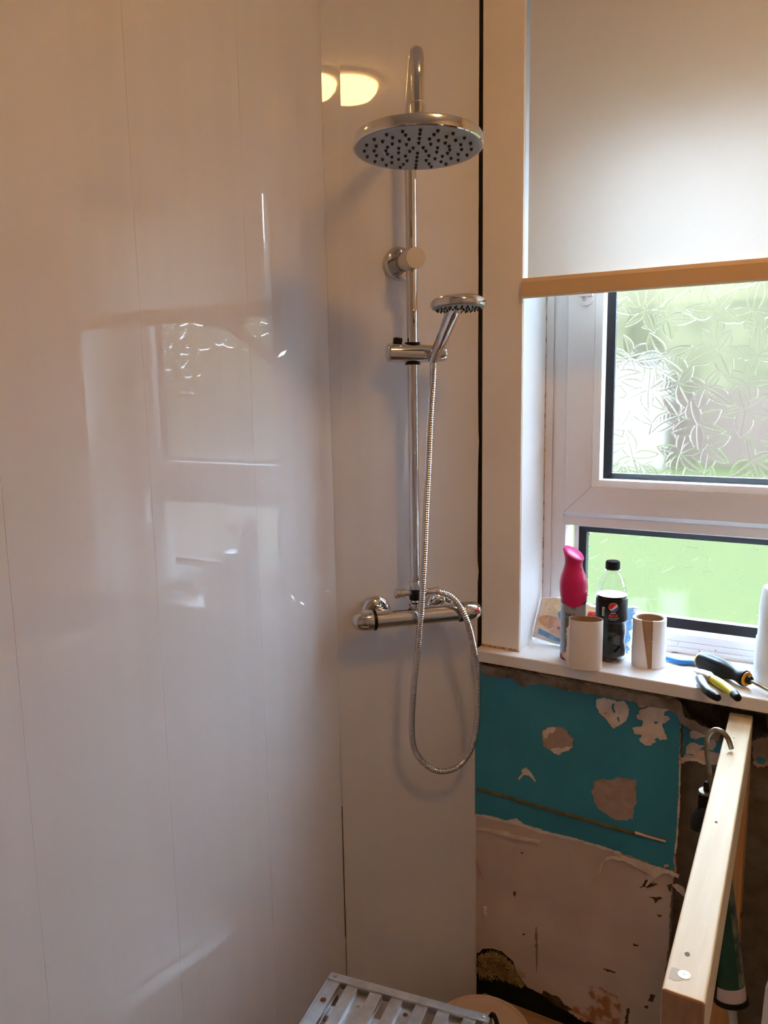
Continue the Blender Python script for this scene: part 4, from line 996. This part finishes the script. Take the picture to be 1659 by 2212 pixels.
# ------------------------------------------------------------------ timber frame under the sill
TF = thing('timber_frame', 'pale softwood rail running out from under the sill on an orange post', 'timber frame', (.80, -.45, 0))
ZT = .9905
fa = (.7600, -.020); fb = (.8010, -.018); na = (.7880, -.822); nb = (.8315, -.822)
def prism4(q, z0, z1, bev=.003):
    bm = yprism(q, z0, z1, 0); bmesh.ops.bevel(bm, geom=bm.edges[:], offset=bev, segments=3, affect='EDGES', profile=.5); return bm
q = [na, nb, fb, fa]
mb = MB(); mb.bm(prism4(q, ZT - .047, ZT)); RAIL = mb.build('top_rail', PINE, TF)
RAIL.data.materials.append(PINE_END)
for p in RAIL.data.polygons:
    if p.normal.y < -.6: p.material_index = 1
q2 = [(na[0] + .002, na[1] - .0), (nb[0] - .001, nb[1] - .0), (fb[0], fb[1]), (fa[0], fa[1])]
mb = MB(); mb.bm(prism4(q2, ZT - .0945, ZT - .0475)); R2 = mb.build('lower_rail', PINE, TF); R2.data.materials.append(PINE_END)
for p in R2.data.polygons:
    if p.normal.y < -.6: p.material_index = 1
PO = MB().box((.7560, -.0670, .012), (.8020, -.0190, ZT - .095), .002).build('post', PINE_POST, TF)
MB().box((.7860, -.8200, .012), (.8300, -.7750, ZT - .095), .002).build('post', PINE_POST, TF)
def onrail(x, y): return at(x, y, (0, 0, 1), ZT + .0002)
p = onrail(1478, 2106)
MB().lathe(p, (0, 0, 1), [(.0062, 0), (.0062, .0006), (0, .0009)], 24).build('screw_head', mat('bright_screw', (.9, .88, .82), .3, .6), RAIL)
MB().box((p.x - .0016, p.y - .0004, p.z + .0007), (p.x + .0016, p.y + .0004, p.z + .0012)).build('screw_slot', BLACKP, RAIL)
rnd = random.Random(3)
for x, y, r_ in ((1485, 2061, .0024), (1547, 1776, .0017), (1585, 1594, .0009)):
    p = onrail(x, y); k = [(p.x + r_ * math.cos(t) * (1 + .3 * rnd.random()), p.y + r_ * 1.3 * math.sin(t) * (1 + .3 * rnd.random())) for t in np.linspace(0, 6.0, 12)]
    mesh_part('knot', flat([k], .0004), lambda a, b, c_: (a, b, ZT + .0002 + c_), KNOT, RAIL)
p = onrail(1458, 2104); k = [(p.x + .010 * math.cos(t), p.y + .010 * math.sin(t)) for t in np.linspace(0, 6.1, 30)]
mesh_part('grey_smudge', flat([k], .0003), lambda a, b, c_: (max(a, .7915), b, ZT + .0001 + c_), mat('smudged_pine', (.62, .54, .38), .6, var=.1), RAIL)
MB().ball((.8035, -.061, .60), .006, (.25, 1, 1), 2).build('knot', KNOT, PO)

# ------------------------------------------------------------------ caulking gun and cartridge hanging from the rail
GY = -.200
def gp(x, y, yy=GY): return at(x, y, (0, 1, 0), yy)
GUN = thing('caulking_gun', 'caulking gun hooked over the pale timber rail by its steel rod', 'caulking gun', gp(1530, 1690))
rod = bez([gp(1579, 1636), gp(1572, 1615), gp(1560, 1600), gp(1546, 1595), gp(1533, 1601), gp(1526, 1618), gp(1527, 1650), gp(1532, 1690), gp(1534, 1720), gp(1537, 1760)], 8)
dz = ZT + .0052 - rod[0].z; rod = [p + Vector((0, 0, dz)) for p in rod]
MB().tube(rod, .0043, 18).build('plunger_rod', DIRTYSTEEL, GUN, 60)
gtop = gp(1528, 1725); gbot = Vector((.8075, -.245, .562)); ga = (gbot - gtop).normalized()
c = gp(1526, 1707); MB().lathe(c, (.1, .1, -1), [(0, 0), (.0125, 0), (.0135, .0015), (.0135, .004), (0, .0045)], 24).build('thrust_washer', DIRTYSTEEL, GUN)
MB().lathe(gp(1527, 1700), (.05, 0, -1), [(.004, -.010), (.006, -.004), (.006, .016), (.004, .018)], 16).build('rod_catch', BLACKP, GUN)
c = gp(1523, 1732); MB().box((-.011, -.009, -.014), (.011, .009, .014), .002, Matrix.Translation(c)).build('gun_frame', BLACKP, GUN)
NAVY = mat('dark_blue_grip', (.018, .026, .045), .38)
hpt = bez([gp(1524, 1742), gp(1516, 1757), gp(1508, 1774), gp(1505, 1790)], 6)
MB().tube(hpt, [.010 + .004 * math.sin(3 * i / len(hpt)) for i in range(len(hpt))], 18).build('grip', NAVY, GUN, 60)
mb = MB(); cr0 = gtop + ga * .10
mb.lathe(cr0, ga, [(.0275, 0), (.0275, (gbot - cr0).length), (.0265, (gbot - cr0).length), (.0265, 0)], 40, closed=True)
cradle = MB()
bmx = bmesh.new(); 
for v_ in mb.v: bmx.verts.new(v_)
bmx.verts.ensure_lookup_table()
for f_ in mb.f: bmx.faces.new([bmx.verts[i] for i in f_])
side = (Vector((-1, -.55, 0))).normalized()
bmesh.ops.bisect_plane(bmx, geom=bmx.verts[:] + bmx.edges[:] + bmx.faces[:], plane_co=cr0 + side * .006, plane_no=side, clear_inner=True)
cradle.bm(bmx); cradle.build('cradle', BLACKP, GUN, 50)
MB().lathe(gbot, ga, [(.0290, 0), (.0295, .001), (.0295, .007), (.0275, .008), (.011, .0082), (.011, 0)], 40, closed=True).build('front_ring', BLACKP, GUN)
CT = thing('sealant_cartridge', 'dark green sealant cartridge, nozzle down, held in the caulking gun', 'sealant cartridge', gbot)
GRN = mat('green_cartridge', (.012, .055, .035), .35); GREY = mat('grey_print_strip', (.22, .24, .20), .4, col2=(.03, .05, .04), vscale=45)
Lc = .212; c0 = gbot - ga * Lc
MB().lathe(c0, ga, [(0, 0), (.0255, 0), (.0258, .002), (.0258, Lc - .024), (.0258, Lc - .0005), (0, Lc)], 48).build('tube', GRN, CT)
MB().lathe(c0, ga, [(.0259, Lc - .024), (.0261, Lc - .0235), (.0261, Lc - .002), (.0259, Lc - .001)], 48).build('white_band', mat('pale_pink_band', (.62, .50, .45), .5), CT)
zax = ga; xax = (Vector((.94, -.33, 0)) - zax * zax.dot(Vector((.94, -.33, 0)))).normalized(); yax = zax.cross(xax); mb = MB(); vs_ = []
for j in range(21):
    for i in range(9):
        a = -.55 + i * .95 / 8 + 0.0; p = c0 + zax * (.004 + j * (Lc - .030) / 20) + (xax * math.cos(a) + yax * math.sin(a)) * .02605; vs_.append(p)
mb.add(vs_, [(j * 9 + i, j * 9 + i + 1, (j + 1) * 9 + i + 1, (j + 1) * 9 + i) for j in range(20) for i in range(8)]); mb.build('print_strip', GREY, CT)
MB().lathe(gbot + ga * .001, ga, [(.0100, 0), (.0100, .010), (.0085, .012), (.0060, .075), (.0035, .105), (0, .105)], 24).build('nozzle', mat('white_nozzle', (.70, .60, .54), .5), CT)

# white panel standing at the right
WP = thing('white_panel', 'rounded corner of a white plastic panel standing right of the timber frame', 'panel', (1.0, -.42, 0))
y_ = -.42; ul = at(1651, 2113, (0, 1, 0), y_); bl_ = at(1637, 2212, (0, 1, 0), y_)
k = [(bl_.x - .02, .012), (1.25, .012), (1.25, ul.z), (ul.x + .014, ul.z)] + [(ul.x + .014 - .010 * math.sin(t), ul.z - .010 + .010 * math.cos(t)) for t in np.linspace(.3, 1.45, 6)] + [(ul.x + .002, ul.z - .02)]
mesh_part('panel_board', flat([k], .018), lambda a, b, c_: (a, y_ + c_, b), WHITEP, WP)

# ------------------------------------------------------------------ step stool
ZS = .5005
c00 = at(717, 2098, (0, 0, 1), ZS); c10 = at(1062, 2192, (0, 0, 1), ZS)
ex_ = (c10 - c00); Ws = ex_.length; ex_.normalize(); ey_ = Vector((ex_.y, -ex_.x, 0)).normalized()    # towards the viewer
ST = thing('step_stool', 'worn aluminium slatted step platform at the foot of the corner', 'step stool', Vector((c00.x + .15, c00.y - .25, 0)))
Ds = .60
def sm(): return Matrix(((ex_.x, ey_.x, 0, c00.x), (ex_.y, ey_.y, 0, c00.y), (0, 0, 1, ZS), (0, 0, 0, 1)))
SMX = sm()
def spart(name, boxes, mt, parent=ST, bev=.0012):
    mb = MB()
    for lo, hi in boxes: mb.box(lo, hi, bev, SMX)
    return mb.build(name, mt, parent)
spart('end_rail', [((0, 0, -.030), (Ws, .004, -.003)), ((0, .003, -.004), (Ws, .021, .0018))], ALU)
spart('end_rail', [((0, Ds - .004, -.030), (Ws, Ds, -.003)), ((0, Ds - .021, -.004), (Ws, Ds - .003, .0018))], ALU)
px_ = [.003, .0455, .1310, .2165, .293]
def plank(x0, x1, ridges):
    bx = [((x0, .018, -.016), (x1, Ds - .018, -.0125))]
    for a, b_ in ridges: bx.append(((a, .0195, -.0135), (b_, Ds - .0195, -.0022)))
    return spart('deck_plank', bx, ALU)
D1 = plank(.0020, .0270, [(.0025, .0262)])
D2 = plank(.0400, .1130, [(.0405, .0640), (.0885, .1125)])
D3 = plank(.1300, .2030, [(.1305, .1540), (.1790, .2025)])
D4 = plank(.2200, .2930, [(.2205, .2440), (.2690, .2925)])
D5 = plank(.3050, max(.3120, Ws - .001), [(.3055, max(.3110, Ws - .0015))])
def rivet(x, y, z, mt, par, r=.0042):
    MB().lathe(SMX @ Vector((x, y, z)), (0, 0, 1), [(r * 1.5, 0), (r * 1.5, .0006), (r, .0008), (r * .85, .0022), (0, .0028)], 20).build('rivet', mt, par)
rivet(.012, .012, .0018, STEEL, ST, .0034); rivet(Ws - .012, .012, .0018, STEEL, ST, .0030); rivet(.0145, .070, -.0022, RUST, D1, .0038)
rivet(.0765, .052, -.0125, STEEL, D2, .0030); rivet(.166, .040, -.0125, RUST, D3, .0030); rivet(.168, .064, -.0125, STEEL, D3, .0030); rivet(.256, .052, -.0125, STEEL, D4, .003)
spart('cross_brace', [((.004, .060, -.034), (Ws - .004, .085, -.018))], ALU)
spart('cross_brace', [((.004, Ds - .085, -.034), (Ws - .004, Ds - .060, -.018))], ALU)
spart('side_rail', [((-.003, .002, -.032), (.0015, Ds - .002, -.004))], ALU); spart('side_rail', [((Ws - .0015, .002, -.032), (Ws + .003, Ds - .002, -.004))], ALU)
for (lx, ly, fx, fy) in ((.012, .03, -.02, -.01), (Ws - .012, .03, Ws + .02, -.01), (.012, Ds - .03, -.02, Ds + .01), (Ws - .012, Ds - .03, Ws + .02, Ds + .01)):
    a = SMX @ Vector((lx, ly, -.028)); b_ = SMX @ Vector((fx, fy, 0)); b_.z = .030
    MB().tube([a, b_], .011, 8, squash=(tuple(ey_), 1.3)).build('leg', ALU, ST, 30)
    MB().tube([b_ - (a - b_).normalized() * -.004, Vector((b_.x, b_.y, .0122))], [.013, .014], 12).build('rubber_foot', BLACKP, ST)
mb = MB(); cc = SMX @ Vector((Ws + .002, .006, -.004)); mb.tube(bez([cc + Vector((-.003, 0, .004)), cc + Vector((.002, 0, .011)), cc + Vector((.008, -.002, .005)), cc + Vector((.012, -.004, -.006)), cc + Vector((.012, -.006, -.02))], 5), .0042, 12).build('corner_latch', BLACKP, ST, 60)

# cream tub with lid
tc_ = (.322, -.198)
TB = thing('plastic_tub', 'cream plastic tub with a rimmed round lid behind the step platform', 'tub', (*tc_, .0122))
MB().lathe((*tc_, .0122), (0, 0, 1), [(0, .0), (.086, .0), (.088, .004), (.098, .222), (.097, .224), (0, .224)], 64).build('tub_body', CREAM, TB)
MB().lathe((*tc_, .0122), (0, 0, 1), [(.1035, .205), (.1050, .206), (.1050, .232), (.1040, .2365), (.1010, .2380), (.0980, .2370), (.0965, .2335), (.0880, .2325), (.0, .2325)], 72).build('tub_lid', CREAM, TB)
